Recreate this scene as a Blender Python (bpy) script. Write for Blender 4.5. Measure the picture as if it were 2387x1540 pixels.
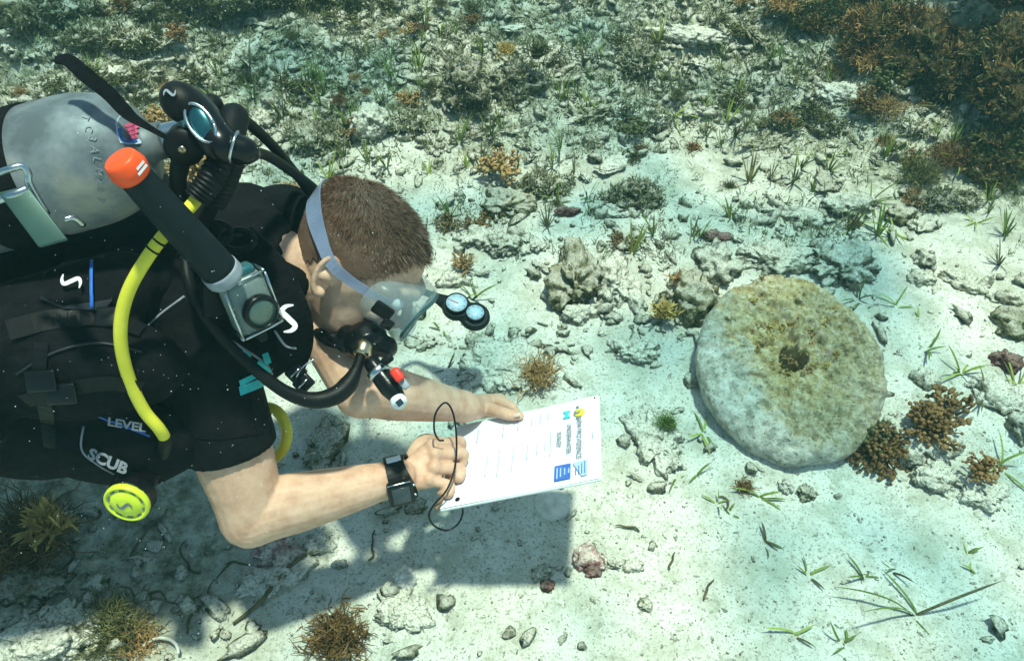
import bpy, bmesh, math, random
import numpy as np
from mathutils import Vector, Matrix

# ------------------------------------------------------------------ camera, sky, sun, exposure
for _o in list(bpy.data.objects):
    bpy.data.objects.remove(_o)
scene = bpy.context.scene
COL = scene.collection
CAM_H, PITCH, LENS = 1.45, math.radians(48), 28.0
cam_d = bpy.data.cameras.new('camera'); cam = bpy.data.objects.new('camera', cam_d); COL.objects.link(cam)
cam.location = (0, 0, CAM_H); cam.rotation_euler = (math.pi/2 - PITCH, 0, 0)
cam_d.lens = LENS; cam_d.sensor_width = 36; cam_d.clip_start = 0.02; cam_d.clip_end = 200
scene.camera = cam

SUN_TRAVEL = Vector((-0.10, -0.06, -1.0)).normalized()          # direction the light travels
sun_el = math.asin(-SUN_TRAVEL.z); sun_az = math.atan2(-SUN_TRAVEL.x, -SUN_TRAVEL.y)
world = bpy.data.worlds.new('World'); scene.world = world; world.use_nodes = True
wn = world.node_tree; wn.nodes.clear()
sky = wn.nodes.new('ShaderNodeTexSky'); sky.sky_type = 'NISHITA'; sky.sun_disc = False
sky.sun_elevation = sun_el; sky.sun_rotation = sun_az
bgn = wn.nodes.new('ShaderNodeBackground'); bgn.inputs['Strength'].default_value = 0.15
wout = wn.nodes.new('ShaderNodeOutputWorld')
wn.links.new(sky.outputs[0], bgn.inputs[0]); wn.links.new(bgn.outputs[0], wout.inputs[0])
sun_d = bpy.data.lights.new('sun', 'SUN'); sun = bpy.data.objects.new('sun', sun_d); COL.objects.link(sun)
sun_d.energy = 5.0; sun_d.angle = math.radians(3.2); sun_d.color = (1.0, 0.97, 0.91)
sun.rotation_euler = SUN_TRAVEL.to_track_quat('-Z', 'Y').to_euler(); sun.location = (1, 1, 6)
scene.view_settings.view_transform = 'Standard'; scene.view_settings.look = 'None'
scene.view_settings.gamma = 1.0; scene.view_settings.use_curve_mapping = False
scene.view_settings.exposure = 0.25
scene.render.engine = 'CYCLES'
cy = scene.cycles
cy.use_denoising = True; cy.adaptive_threshold = .02; cy.max_bounces = 6; cy.diffuse_bounces = 3; cy.glossy_bounces = 3; cy.transmission_bounces = 4; cy.transparent_max_bounces = 12; cy.volume_bounces = 1
cy.caustics_reflective = False; cy.caustics_refractive = False

# ------------------------------------------------------------------ measuring helpers
W_, H_ = 2387.0, 1540.0
TF = 18.0/LENS
_f = np.array([0, math.cos(PITCH), -math.sin(PITCH)]); _u = np.array([0, math.sin(PITCH), math.cos(PITCH)])
_C = np.array([0, 0, CAM_H])
def ray(px, py): return _f + np.array([1., 0, 0])*((px-W_/2)/(W_/2)*TF) - _u*((py-H_/2)/(W_/2)*TF)
def at(px, py, d): return _C + ray(px, py)*d
def nrm(v): v = np.asarray(v, float); return v/(np.linalg.norm(v)+1e-12)

# ------------------------------------------------------------------ numpy value noise
def _hash(ix, iy, iz, seed):
    h = (ix.astype(np.int64)*374761393 + iy.astype(np.int64)*668265263 + iz.astype(np.int64)*2147483647 + seed*974711) & 0xffffffff
    h = ((h ^ (h >> 13))*1274126177) & 0xffffffff
    h = h ^ (h >> 16)
    return (h & 0xffff)/32767.5 - 1.0
def vnoise(p, seed=0):
    p = np.asarray(p, float); i = np.floor(p); f = p-i; f = f*f*f*(f*(f*6-15)+10); i = i.astype(np.int64)
    r = 0
    for dx in (0, 1):
        wx = f[..., 0] if dx else 1-f[..., 0]
        for dy in (0, 1):
            wy = f[..., 1] if dy else 1-f[..., 1]
            for dz in (0, 1):
                wz = f[..., 2] if dz else 1-f[..., 2]
                r = r + wx*wy*wz*_hash(i[..., 0]+dx, i[..., 1]+dy, i[..., 2]+dz, seed)
    return r
def fbm(p, octv=4, seed=0, gain=.5):
    p = np.asarray(p, float); r = 0; a = 1
    for k in range(octv):
        r = r + a*vnoise(p*(2.03**k)+k*17.3, seed+k); a *= gain
    return r
def sstep(a, b, x): t = np.clip((x-a)/(b-a), 0, 1); return t*t*(3-2*t)

# ------------------------------------------------------------------ materials
def new_mat(name):
    m = bpy.data.materials.new(name); m.use_nodes = True
    nt = m.node_tree; b = nt.nodes['Principled BSDF']; return m, nt, b
def N(nt, typ, **kw):
    n = nt.nodes.new(typ)
    for k, v in kw.items():
        if hasattr(n, k): setattr(n, k, v)
        else: n.inputs[k].default_value = v
    return n
def c4(c): return (c[0], c[1], c[2], 1)
def ramp(nt, fac, stops):
    r = nt.nodes.new('ShaderNodeValToRGB'); e = r.color_ramp.elements
    while len(e) > 1: e.remove(e[-1])
    e[0].position = stops[0][0]; e[0].color = c4(stops[0][1])
    for p, c in stops[1:]:
        k = e.new(p); k.color = c4(c)
    nt.links.new(fac, r.inputs[0]); return r.outputs[0]
def bump(nt, b, height, strength, dist, prev=None):
    n = N(nt, 'ShaderNodeBump'); n.inputs['Strength'].default_value = strength; n.inputs['Distance'].default_value = dist
    nt.links.new(height, n.inputs['Height'])
    if prev is not None: nt.links.new(prev, n.inputs['Normal'])
    nt.links.new(n.outputs[0], b.inputs['Normal']); return n.outputs[0]
def mixc(nt, fac, a, b, mode='MIX'):
    n = nt.nodes.new('ShaderNodeMix'); n.data_type = 'RGBA'; n.blend_type = mode
    for s, v in ((0, fac), (6, a), (7, b)):
        if isinstance(v, (int, float)): n.inputs[s].default_value = v
        elif isinstance(v, tuple): n.inputs[s].default_value = c4(v)
        else: nt.links.new(v, n.inputs[s])
    return n.outputs[2]
def noise_mat(name, stops, scale=8, rough=.8, metal=0, bumps=(), detail=6, rnd=0, coords='Object', spec=.3, trans=0, coat=0, sss=0):
    m, nt, b = new_mat(name)
    tc = N(nt, 'ShaderNodeTexCoord')
    src = tc.outputs[coords] if coords != 'World' else N(nt, 'ShaderNodeNewGeometry').outputs['Position']
    oi = N(nt, 'ShaderNodeObjectInfo')
    if coords == 'Object':
        ad = N(nt, 'ShaderNodeVectorMath', operation='ADD'); nt.links.new(src, ad.inputs[0])
        ms = N(nt, 'ShaderNodeVectorMath', operation='SCALE'); ms.inputs[0].default_value = (13, 29, 47)
        nt.links.new(oi.outputs['Random'], ms.inputs['Scale']); nt.links.new(ms.outputs[0], ad.inputs[1]); src = ad.outputs[0]
    n = N(nt, 'ShaderNodeTexNoise'); n.inputs['Scale'].default_value = scale; n.inputs['Detail'].default_value = detail
    n.inputs['Roughness'].default_value = .62
    nt.links.new(src, n.inputs['Vector'])
    col = ramp(nt, n.outputs[0], stops)
    if rnd:
        mr = N(nt, 'ShaderNodeMapRange'); mr.inputs['To Min'].default_value = 1-rnd; mr.inputs['To Max'].default_value = 1+rnd*.6
        nt.links.new(oi.outputs['Random'], mr.inputs[0])
        col = mixc(nt, 1.0, col, mr.outputs[0], 'MULTIPLY')
    nt.links.new(col, b.inputs['Base Color'])
    b.inputs['Roughness'].default_value = rough; b.inputs['Metallic'].default_value = metal
    b.inputs['Specular IOR Level'].default_value = spec
    if trans: b.inputs['Transmission Weight'].default_value = trans
    if coat: b.inputs['Coat Weight'].default_value = coat
    if sss:
        b.inputs['Subsurface Weight'].default_value = sss; b.inputs['Subsurface Radius'].default_value = (1, .35, .2); b.inputs['Subsurface Scale'].default_value = .006
    prev = None
    for sc_, st, di in bumps:
        bn = N(nt, 'ShaderNodeTexNoise'); bn.inputs['Scale'].default_value = sc_; bn.inputs['Detail'].default_value = 5
        nt.links.new(src, bn.inputs['Vector']); prev = bump(nt, b, bn.outputs[0], st, di, prev)
    return m

# ------------------------------------------------------------------ mesh helpers
def root_loc(p):
    l = Vector((0, 0, 0))
    while p is not None: l = l+p.location; p = p.parent
    return l
def tag(o, label=None, cat=None, group=None, kind=None):
    if label: o['label'] = label
    if cat: o['category'] = cat
    if group: o['group'] = group
    if kind: o['kind'] = kind
    return o
def mesh_of(name, v, f, mat=None, smooth=True):
    me = bpy.data.meshes.new(name)
    v = np.asarray(v, np.float32)
    if isinstance(f, np.ndarray):
        k = f.shape[1]; nf = len(f)
        me.vertices.add(len(v)); me.vertices.foreach_set('co', v.ravel())
        me.loops.add(nf*k); me.loops.foreach_set('vertex_index', f.astype(np.int32).ravel())
        me.polygons.add(nf); me.polygons.foreach_set('loop_start', np.arange(0, nf*k, k, dtype=np.int32))
        me.update(calc_edges=True); me.validate()
    else:
        me.from_pydata([tuple(map(float, p)) for p in v], [], [list(map(int, q)) for q in f]); me.update()
    if smooth: me.polygons.foreach_set('use_smooth', np.ones(len(me.polygons), bool))
    if mat: me.materials.append(mat)
    return me
def obj(name, geo, mat=None, parent=None, smooth=True, **kw):
    """geo: (verts, faces) in world space; a child is stored relative to its thing's base."""
    v, f = geo
    if parent is not None: v = np.asarray(v, float) - np.array(root_loc(parent))
    o = bpy.data.objects.new(name, mesh_of(name, v, f, mat, smooth)); COL.objects.link(o)
    if parent is not None: o.parent = parent
    return tag(o, **kw)
def thing(name, loc, label, cat, group=None):
    o = bpy.data.objects.new(name, None); COL.objects.link(o); o.empty_display_size = .03
    o.location = tuple(map(float, loc)); return tag(o, label, cat, group)
def join(*geos):
    V, F, k = [], [], 0
    for v, f in geos:
        V.append(np.asarray(v, float)); F += [[i+k for i in q] for q in (f.tolist() if isinstance(f, np.ndarray) else f)]; k += len(v)
    return np.concatenate(V), F
def catmull(P, n):
    P = np.asarray(P, float)
    if len(P) < 3:
        t = np.linspace(0, 1, n)[:, None]; return P[0]*(1-t)+P[-1]*t
    Q = np.vstack([2*P[0]-P[1], P, 2*P[-1]-P[-2]]); s = np.linspace(0, len(P)-1, n); out = []
    for x in s:
        i = min(int(x), len(P)-2); t = x-i; a, b, c, d = Q[i:i+4]
        out.append(.5*((2*b)+(c-a)*t+(2*a-5*b+4*c-d)*t*t+(3*b-a-3*c+d)*t**3))
    return np.array(out)
def frames(P, hint=None):
    P = np.asarray(P, float); T = np.gradient(P, axis=0); T /= np.linalg.norm(T, axis=1)[:, None]+1e-12
    n0 = np.array(hint, float) if hint is not None else (np.array([0, 0, 1.]) if abs(T[0][2]) < .9 else np.array([1., 0, 0]))
    A = []; n = n0
    for t in T:
        n = n - t*(n@t); n = n/(np.linalg.norm(n)+1e-12); A.append(n)
    A = np.array(A); return T, A, np.cross(T, A)
def tube(P, R, n=None, segs=14, rnd=False, hint=None, flat=(1, 1)):
    """round or oval tube through points P with radii R (in the hint plane flat[0], across it flat[1])"""
    P = np.asarray(P, float); R = np.broadcast_to(np.asarray(R, float), (len(P),)).copy()
    if n:
        s = np.linspace(0, len(P)-1, n); R = np.interp(s, np.arange(len(P)), R); P = catmull(P, n)
    if rnd:
        t0, t1 = nrm(P[0]-P[1]), nrm(P[-1]-P[-2]); a = [math.radians(x) for x in (80, 55, 28)]
        P = np.vstack([[P[0]+t0*R[0]*math.sin(x) for x in a], P, [P[-1]+t1*R[-1]*math.sin(x) for x in a[::-1]]])
        R = np.concatenate([[R[0]*math.cos(x) for x in a], R, [R[-1]*math.cos(x) for x in a[::-1]]])
    T, A, B = frames(P, hint); th = np.linspace(0, 2*math.pi, segs, endpoint=False)
    V = P[:, None]+R[:, None, None]*(np.cos(th)[None, :, None]*A[:, None]*flat[0]+np.sin(th)[None, :, None]*B[:, None]*flat[1])
    m = len(P); V = V.reshape(-1, 3); F = []
    for i in range(m-1):
        for j in range(segs):
            a, b = i*segs+j, i*segs+(j+1) % segs
            F.append([a, b, b+segs, a+segs])
    F.append(list(range(segs))[::-1]); F.append([(m-1)*segs+j for j in range(segs)])
    return V, F
def strap(P, width, thick, normal, n=None, taper=None):
    """flat webbing: rectangular section, `normal` = facing direction (one vector or one per point)"""
    P = np.asarray(P, float)
    nn = np.asarray(normal, float)
    if nn.ndim == 1: nn = np.repeat(nn[None], len(P), 0)
    if n: nn = np.array([[np.interp(x, np.arange(len(P)), nn[:, k]) for k in range(3)] for x in np.linspace(0, len(P)-1, n)]); P = catmull(P, n)
    T = np.gradient(P, axis=0); T /= np.linalg.norm(T, axis=1)[:, None]
    nn = nn-T*(nn*T).sum(1)[:, None]; nn /= np.linalg.norm(nn, axis=1)[:, None]; S = np.cross(T, nn)
    w = np.full(len(P), width/2) if taper is None else np.interp(np.linspace(0, 1, len(P)), np.linspace(0, 1, len(taper)), taper)/2
    h = thick/2; V = []; F = []
    for p, s, q, ww in zip(P, S, nn, w): V += [p-s*ww-q*h, p+s*ww-q*h, p+s*ww+q*h, p-s*ww+q*h]
    for i in range(len(P)-1):
        for j in range(4):
            a, b = i*4+j, i*4+(j+1) % 4; F.append([a, b, b+4, a+4])
    F.append([3, 2, 1, 0]); k = 4*(len(P)-1); F.append([k, k+1, k+2, k+3])
    return np.array(V), F
def rbox(c, X, Y, Z, sx, sy, sz, bev=.15, seg=3):
    """bevelled box with half sizes sx, sy, sz along the axes X, Y, Z"""
    bm = bmesh.new(); bmesh.ops.create_cube(bm, size=2)
    for v in bm.verts: v.co = Vector((v.co.x*sx, v.co.y*sy, v.co.z*sz))
    if bev: bmesh.ops.bevel(bm, geom=list(bm.edges), offset=min(sx, sy, sz)*bev*2, segments=seg, affect='EDGES', profile=.5)
    V = np.array([v.co[:] for v in bm.verts]); bm.verts.index_update(); F = [[v.index for v in q.verts] for q in bm.faces]; bm.free()
    return np.asarray(c, float)+V[:, :1]*np.asarray(X, float)+V[:, 1:2]*np.asarray(Y, float)+V[:, 2:3]*np.asarray(Z, float), F
_ICO = {}
def ico(sub):
    if sub not in _ICO:
        bm = bmesh.new(); bmesh.ops.create_icosphere(bm, subdivisions=sub, radius=1)
        V = np.array([v.co[:] for v in bm.verts]); bm.verts.index_update()
        F = np.array([[v.index for v in q.verts] for q in bm.faces]); bm.free(); _ICO[sub] = (V, F)
    return _ICO[sub]
def ball(c, r, sub=3, axes=None):
    V, F = ico(sub); r = np.broadcast_to(np.asarray(r, float), (3,)); V = V*r
    if axes is not None: V = V@np.asarray(axes, float)
    return V+np.asarray(c, float), F.tolist()
def lathe(c, axis, prof, segs=40, hint=None, cap=True):
    """revolve profile [(radius, along axis)] about axis"""
    ax = nrm(axis); h = np.array(hint, float) if hint is not None else (np.array([0, 0, 1.]) if abs(ax[2]) < .9 else np.array([1., 0, 0]))
    a = nrm(h-ax*(h@ax)); b = np.cross(ax, a); th = np.linspace(0, 2*math.pi, segs, endpoint=False); V = []; F = []
    for r, z in prof:
        for t in th: V.append(np.asarray(c)+ax*z+(a*math.cos(t)+b*math.sin(t))*max(r, 1e-5))
    for i in range(len(prof)-1):
        for j in range(segs):
            p, q = i*segs+j, i*segs+(j+1) % segs; F.append([p, q, q+segs, p+segs])
    if cap and prof[0][0] > 1e-4: F.append(list(range(segs))[::-1])
    if cap and prof[-1][0] > 1e-4: F.append([(len(prof)-1)*segs+j for j in range(segs)])
    return np.array(V), F
def remesh(geos, voxel, smooth=4, fac=.5):
    """fuse closed shapes into one continuous surface"""
    v, f = join(*geos); o = bpy.data.objects.new('fuse', mesh_of('fuse', v, f)); COL.objects.link(o)
    md = o.modifiers.new('r', 'REMESH'); md.mode = 'VOXEL'; md.voxel_size = voxel; md.use_smooth_shade = True
    if smooth: sm = o.modifiers.new('s', 'SMOOTH'); sm.factor = fac; sm.iterations = smooth
    dg = bpy.context.evaluated_depsgraph_get(); me = bpy.data.meshes.new_from_object(o.evaluated_get(dg))
    n = len(me.vertices); V = np.empty(n*3, np.float32); me.vertices.foreach_get('co', V)
    F = np.empty(len(me.polygons)*4, np.int32); me.loops.foreach_get('vertex_index', F)
    om = o.data; bpy.data.objects.remove(o); bpy.data.meshes.remove(om); bpy.data.meshes.remove(me)
    return V.reshape(-1, 3).astype(float), F.reshape(-1, 4)
def text_geo(s, size, origin, X, Y, bold=0, align='LEFT', lift=.0006):
    cu = bpy.data.curves.new('t', 'FONT'); cu.body = s; cu.size = size; cu.offset = bold; cu.align_x = align; cu.resolution_u = 3
    o = bpy.data.objects.new('t', cu); COL.objects.link(o)
    dg = bpy.context.evaluated_depsgraph_get(); me = bpy.data.meshes.new_from_object(o.evaluated_get(dg))
    V = np.array([v.co[:] for v in me.vertices]); F = [list(p.vertices) for p in me.polygons]
    bpy.data.objects.remove(o); bpy.data.meshes.remove(me); X, Y = np.asarray(X, float), np.asarray(Y, float); Z = np.cross(X, Y)
    return np.asarray(origin, float)+V[:, :1]*X+V[:, 1:2]*Y+Z*lift, F
def quad(o, X, Y, x0, x1, y0, y1, lift=0.):
    X, Y, o = np.asarray(X, float), np.asarray(Y, float), np.asarray(o, float); Z = np.cross(X, Y)
    return np.array([o+X*a+Y*b+Z*lift for a, b in ((x0, y0), (x1, y0), (x1, y1), (x0, y1))]), [[0, 1, 2, 3]]
def ess(o, X, Y, h, lift=.0006):
    """the S-shaped emblem as a flat swelling ribbon"""
    t = np.linspace(0, 1, 26); a = np.interp(t, [0, .22, .5, .78, 1], [.30, -.22, 0, .22, -.30]); b = np.interp(t, [0, .22, .5, .78, 1], [.5, .34, 0, -.34, -.5])
    P = catmull(np.array([[.24, .5, 0], [-.06, .46, 0], [-.22, .28, 0], [0, 0, 0], [.22, -.28, 0], [.06, -.46, 0], [-.24, -.5, 0]]), 26)
    T = np.gradient(P, axis=0); T /= np.linalg.norm(T, axis=1)[:, None]; Nn = np.stack([-T[:, 1], T[:, 0]], 1)
    w = .02+.09*np.sin(math.pi*t)**.7
    X, Y, o = np.asarray(X, float), np.asarray(Y, float), np.asarray(o, float); Z = np.cross(X, Y); V = []; F = []
    for p, q, k in zip(P, Nn, w):
        for s in (-1, 1): V.append(o+Z*lift+X*(p[0]+q[0]*k*s)*h+Y*(p[1]+q[1]*k*s)*h)
    for i in range(25): F.append([2*i, 2*i+1, 2*i+3, 2*i+2])
    return np.array(V), F
# ------------------------------------------------------------------ the setting: sea floor and overhead light gobo
rng = np.random.default_rng(11); random.seed(11)
MOUNDS = [(1.50, 2.42, .36, .13), (2.0, 2.65, .55, .22), (1.75, 3.15, .6, .20), (2.6, 2.2, .5, .16), (.95, 3.35, .5, .10),
          (-1.7, 3.2, .8, .13), (-.7, 3.5, .7, .13), (-2.4, 2.6, .7, .12), (0.1, 3.7, .9, .12), (-.30, 2.35, .22, .05), (.62, 2.62, .25, .05),
          (-.95, .62, .25, .05), (-1.35, .8, .4, .08)]
def terrain(x, y):
    x = np.asarray(x, float); y = np.asarray(y, float); z0 = np.zeros_like(x)
    p = np.stack([x, y, z0], -1)
    far = sstep(1.55, 2.5, y)
    h = .016*fbm(p*1.3, 3, 5)+.0075*fbm(p*6, 3, 9)+.0034*fbm(p*20, 3, 13)
    h = h+far*(.035*fbm(p*3.1, 4, 21)+.018*np.abs(fbm(p*9, 3, 25)))
    lum = 1+.35*fbm(p*6, 3, 31)
    for mx, my, r, a in MOUNDS: h = h+a*np.exp(-((x-mx)**2+(y-my)**2)/(r*r))*lum
    return h
def axis_pts(lo, hi, step, out):
    a = list(np.arange(lo, hi+1e-6, step)); g = step
    while a[-1] < out: g *= 1.25; a.append(a[-1]+g)
    g = step; l = [lo]
    while l[-1] > -out: g *= 1.25; l.append(l[-1]-g)
    return np.array(l[:0:-1]+a)
gx = axis_pts(-2.5, 2.5, .009, 15); gy = axis_pts(.2, 3.9, .009, 15)
GXX, GYY = np.meshgrid(gx, gy); GZZ = terrain(GXX, GYY)
def th(x, y):
    i = min(max(int(np.searchsorted(gx, x))-1, 0), len(gx)-2); j = min(max(int(np.searchsorted(gy, y))-1, 0), len(gy)-2)
    u, v = (x-gx[i])/(gx[i+1]-gx[i]), (y-gy[j])/(gy[j+1]-gy[j])
    return float((GZZ[j, i]*(1-u)+GZZ[j, i+1]*u)*(1-v)+(GZZ[j+1, i]*(1-u)+GZZ[j+1, i+1]*u)*v)
def ground(px, py):
    d = ray(px, py); t = CAM_H/-d[2]
    for _ in range(6):
        q = _C+d*t; t = (CAM_H-th(q[0], q[1]))/-d[2]
    q = _C+d*t; return np.array([q[0], q[1], th(q[0], q[1])])
def scale_at(p): return (np.asarray(p)-_C)@_f*TF*2/W_      # metres per photo pixel at p

# sand with turf-covered rubble ground further out
m_sand, nt, b = new_mat('sand')
tc = N(nt, 'ShaderNodeTexCoord'); P_ = tc.outputs['Object']
def nz(scale, detail=5, rough=.6, v=None):
    n = N(nt, 'ShaderNodeTexNoise'); n.inputs['Scale'].default_value = scale; n.inputs['Detail'].default_value = detail; n.inputs['Roughness'].default_value = rough
    nt.links.new(v or P_, n.inputs['Vector']); return n.outputs[0]
base = ramp(nt, nz(5, 6), [(.30, (.49, .49, .41)), (.5, (.62, .62, .54)), (.7, (.71, .71, .63))])
speck = ramp(nt, nz(190, 3, .7), [(.36, (.25, .24, .20)), (.44, (1, 1, 1))])
base = mixc(nt, .75, base, speck, 'MULTIPLY')
film = ramp(nt, nz(14, 6, .68), [(.47, (0, 0, 0)), (.62, (1, 1, 1))])
base = mixc(nt, mixc(nt, 1.0, film, (.62, .62, .62), 'MULTIPLY'), base, (.36, .37, .27))
fleck = ramp(nt, nz(70, 5, .7), [(.56, (0, 0, 0)), (.66, (.7, .7, .7))]); base = mixc(nt, fleck, base, (.25, .25, .18))
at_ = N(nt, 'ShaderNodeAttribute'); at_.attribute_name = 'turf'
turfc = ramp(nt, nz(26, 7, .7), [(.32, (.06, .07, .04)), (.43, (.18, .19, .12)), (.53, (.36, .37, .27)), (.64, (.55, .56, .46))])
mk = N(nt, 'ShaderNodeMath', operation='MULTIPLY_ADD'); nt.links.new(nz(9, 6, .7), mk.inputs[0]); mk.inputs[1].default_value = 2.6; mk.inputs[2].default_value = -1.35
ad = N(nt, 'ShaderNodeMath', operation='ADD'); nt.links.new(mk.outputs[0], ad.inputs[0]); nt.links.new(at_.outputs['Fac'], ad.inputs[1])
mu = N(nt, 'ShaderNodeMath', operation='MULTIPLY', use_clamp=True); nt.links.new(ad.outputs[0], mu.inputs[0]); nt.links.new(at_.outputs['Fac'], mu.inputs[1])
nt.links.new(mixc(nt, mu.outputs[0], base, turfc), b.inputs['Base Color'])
b.inputs['Roughness'].default_value = .95; b.inputs['Specular IOR Level'].default_value = .1
pv = bump(nt, b, nz(45, 6, .7), .85, .011); pv = bump(nt, b, nz(260, 4, .7), .5, .0022, pv)

X, Y, Z = GXX, GYY, GZZ
nx, ny = len(gx), len(gy); idx = np.arange(nx*ny).reshape(ny, nx)
F = np.stack([idx[:-1, :-1], idx[:-1, 1:], idx[1:, 1:], idx[1:, :-1]], -1).reshape(-1, 4)
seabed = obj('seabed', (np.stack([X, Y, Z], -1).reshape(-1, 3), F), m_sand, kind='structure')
tf = sstep(1.25, 2.3, Y+.35*fbm(np.stack([X*1.6, Y*1.6, Z*0], -1), 3, 77))*1.0
tf = np.maximum(tf, 1.0*np.exp(-((X+.86)/.46)**4-((Y-.72)/.25)**4))  # algae patch at lower left, widened so its colour deepens the diver's shadow
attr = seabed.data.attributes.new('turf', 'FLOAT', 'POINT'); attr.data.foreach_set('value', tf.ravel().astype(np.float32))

# unseen sea-surface gobo, added to dapple and tint the light by its noise colour
m_dapple, nt, b = new_mat('dapple_filter'); nt.nodes.remove(b)
tc = N(nt, 'ShaderNodeTexCoord'); P_ = tc.outputs['Object']
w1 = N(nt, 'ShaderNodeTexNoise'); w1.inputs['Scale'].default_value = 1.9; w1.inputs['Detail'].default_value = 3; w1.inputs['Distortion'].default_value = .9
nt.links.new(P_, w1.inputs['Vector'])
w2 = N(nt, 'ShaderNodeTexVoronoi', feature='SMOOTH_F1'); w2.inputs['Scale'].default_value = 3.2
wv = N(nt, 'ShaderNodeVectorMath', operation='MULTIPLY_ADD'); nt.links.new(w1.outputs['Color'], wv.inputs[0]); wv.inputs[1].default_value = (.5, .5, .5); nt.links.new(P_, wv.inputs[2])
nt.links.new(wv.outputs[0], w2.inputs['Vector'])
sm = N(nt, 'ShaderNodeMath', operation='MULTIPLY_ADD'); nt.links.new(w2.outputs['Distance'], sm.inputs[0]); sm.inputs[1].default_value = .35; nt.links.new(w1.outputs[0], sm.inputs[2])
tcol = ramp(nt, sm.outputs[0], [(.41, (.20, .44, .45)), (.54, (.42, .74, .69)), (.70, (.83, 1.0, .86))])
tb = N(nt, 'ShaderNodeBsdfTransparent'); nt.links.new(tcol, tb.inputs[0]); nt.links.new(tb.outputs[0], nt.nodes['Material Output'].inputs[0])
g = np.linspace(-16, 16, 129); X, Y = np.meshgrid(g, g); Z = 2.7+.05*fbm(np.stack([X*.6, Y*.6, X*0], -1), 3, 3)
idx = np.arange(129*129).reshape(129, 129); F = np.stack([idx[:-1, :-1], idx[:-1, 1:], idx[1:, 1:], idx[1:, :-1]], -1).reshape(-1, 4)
obj('water_gobo', (np.stack([X, Y, Z], -1).reshape(-1, 3), F), m_dapple, kind='structure')
# ------------------------------------------------------------------ diver materials
m_skin = noise_mat('skin', [(.34, (.50, .28, .19)), (.5, (.585, .355, .245)), (.66, (.65, .42, .305))], 34, .5, bumps=((38, .22, .006), (150, .22, .002), (420, .15, .001)), coords='Generated' if 0 else 'Object', spec=.2)
m_hair = noise_mat('hair', [(.3, (.075, .033, .018)), (.52, (.18, .082, .045)), (.68, (.36, .195, .12))], 90, .42, spec=.35)
m_scalp = noise_mat('scalp', [(.3, (.10, .055, .035)), (.7, (.17, .095, .065))], 60, .8)
m_suit = noise_mat('neoprene', [(.3, (.004, .004, .005)), (.7, (.008, .008, .009))], 40, .9, bumps=((350, .35, .001), (11, .7, .03)), spec=.08)
m_nylon = noise_mat('nylon', [(.3, (.003, .003, .004)), (.7, (.008, .008, .010))], 60, .85, bumps=((500, .4, .0008), (25, .6, .010)), spec=.08)
m_panel = noise_mat('coated_panel', [(.3, (.012, .013, .017)), (.7, (.022, .024, .032))], 30, .5, bumps=((300, .3, .0006),), spec=.35)
m_rubber = noise_mat('rubber', [(.3, (.0025, .0025, .003)), (.7, (.006, .006, .007))], 50, .5, bumps=((260, .2, .0006),), spec=.18)
m_gloss = noise_mat('glossy_black', [(.3, (.003, .003, .0035)), (.7, (.006, .006, .007))], 30, .25, spec=.28)
m_slatex = noise_mat('tube_rubber', [(.3, (.007, .011, .014)), (.7, (.011, .017, .021))], 30, .5, bumps=((200, .15, .0006),), spec=.12)
m_orange = noise_mat('orange_plastic', [(.3, (.82, .075, .012)), (.7, (.90, .10, .02))], 30, .4, bumps=((90, .1, .001),))
m_yellow = noise_mat('yellow_rubber', [(.3, (.60, .55, .035)), (.7, (.72, .66, .06))], 30, .42, bumps=((200, .12, .0006),))
m_lime = noise_mat('lime_plastic', [(.3, (.55, .66, .03)), (.7, (.66, .75, .05))], 30, .35)
m_red = noise_mat('red_plastic', [(.3, (.70, .03, .02)), (.7, (.78, .05, .03))], 30, .4)
m_white = noise_mat('white_print', [(.3, (.70, .72, .74)), (.7, (.80, .81, .82))], 60, .6)
m_greyp = noise_mat('grey_plastic', [(.3, (.20, .23, .27)), (.7, (.30, .33, .37))], 40, .45)
m_silver = noise_mat('steel', [(.3, (.42, .46, .47)), (.7, (.58, .61, .62))], 30, .25, metal=1)
m_dim = noise_mat('faded_print', [(.3, (.16, .17, .20)), (.7, (.28, .29, .32))], 80, .6)
m_blue = noise_mat('blue_print', [(.3, (.02, .10, .42)), (.7, (.04, .16, .55))], 40, .5)
m_cyan = noise_mat('cyan_print', [(.3, (.02, .42, .44)), (.7, (.05, .55, .55))], 40, .5)
m_alu = noise_mat('tank_aluminium', [(.38, (.11, .125, .135)), (.5, (.20, .22, .235)), (.62, (.33, .32, .285))], 9, .55, metal=.35, bumps=((60, .08, .002), (14, .08, .004)), detail=8)
m_brass = noise_mat('brass', [(.3, (.42, .33, .20)), (.7, (.62, .52, .36))], 50, .3, metal=1)
m_paper = noise_mat('paper', [(.3, (.76, .77, .82)), (.7, (.80, .81, .85))], 8, .7, bumps=((9, .25, .006),))
m_ink = noise_mat('ink', [(.3, (.13, .14, .18)), (.7, (.20, .21, .25))], 300, .7)
m_inkf = noise_mat('faint_ink', [(.3, (.36, .37, .44)), (.7, (.47, .48, .55))], 300, .7)
m_logoy = noise_mat('logo_yellow', [(.3, (.70, .64, .03)), (.7, (.78, .70, .05))], 100, .7)
m_logoc = noise_mat('logo_cyan', [(.3, (.03, .50, .58)), (.7, (.06, .58, .65))], 100, .7)
m_logob = noise_mat('logo_blue', [(.3, (.03, .10, .40)), (.7, (.06, .17, .52))], 100, .7)
m_logol = noise_mat('logo_pale_blue', [(.3, (.30, .42, .62)), (.7, (.42, .55, .72))], 100, .7)
m_wood = noise_mat('pencil_paint', [(.3, (.22, .11, .05)), (.7, (.30, .16, .07))], 60, .5)
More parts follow.
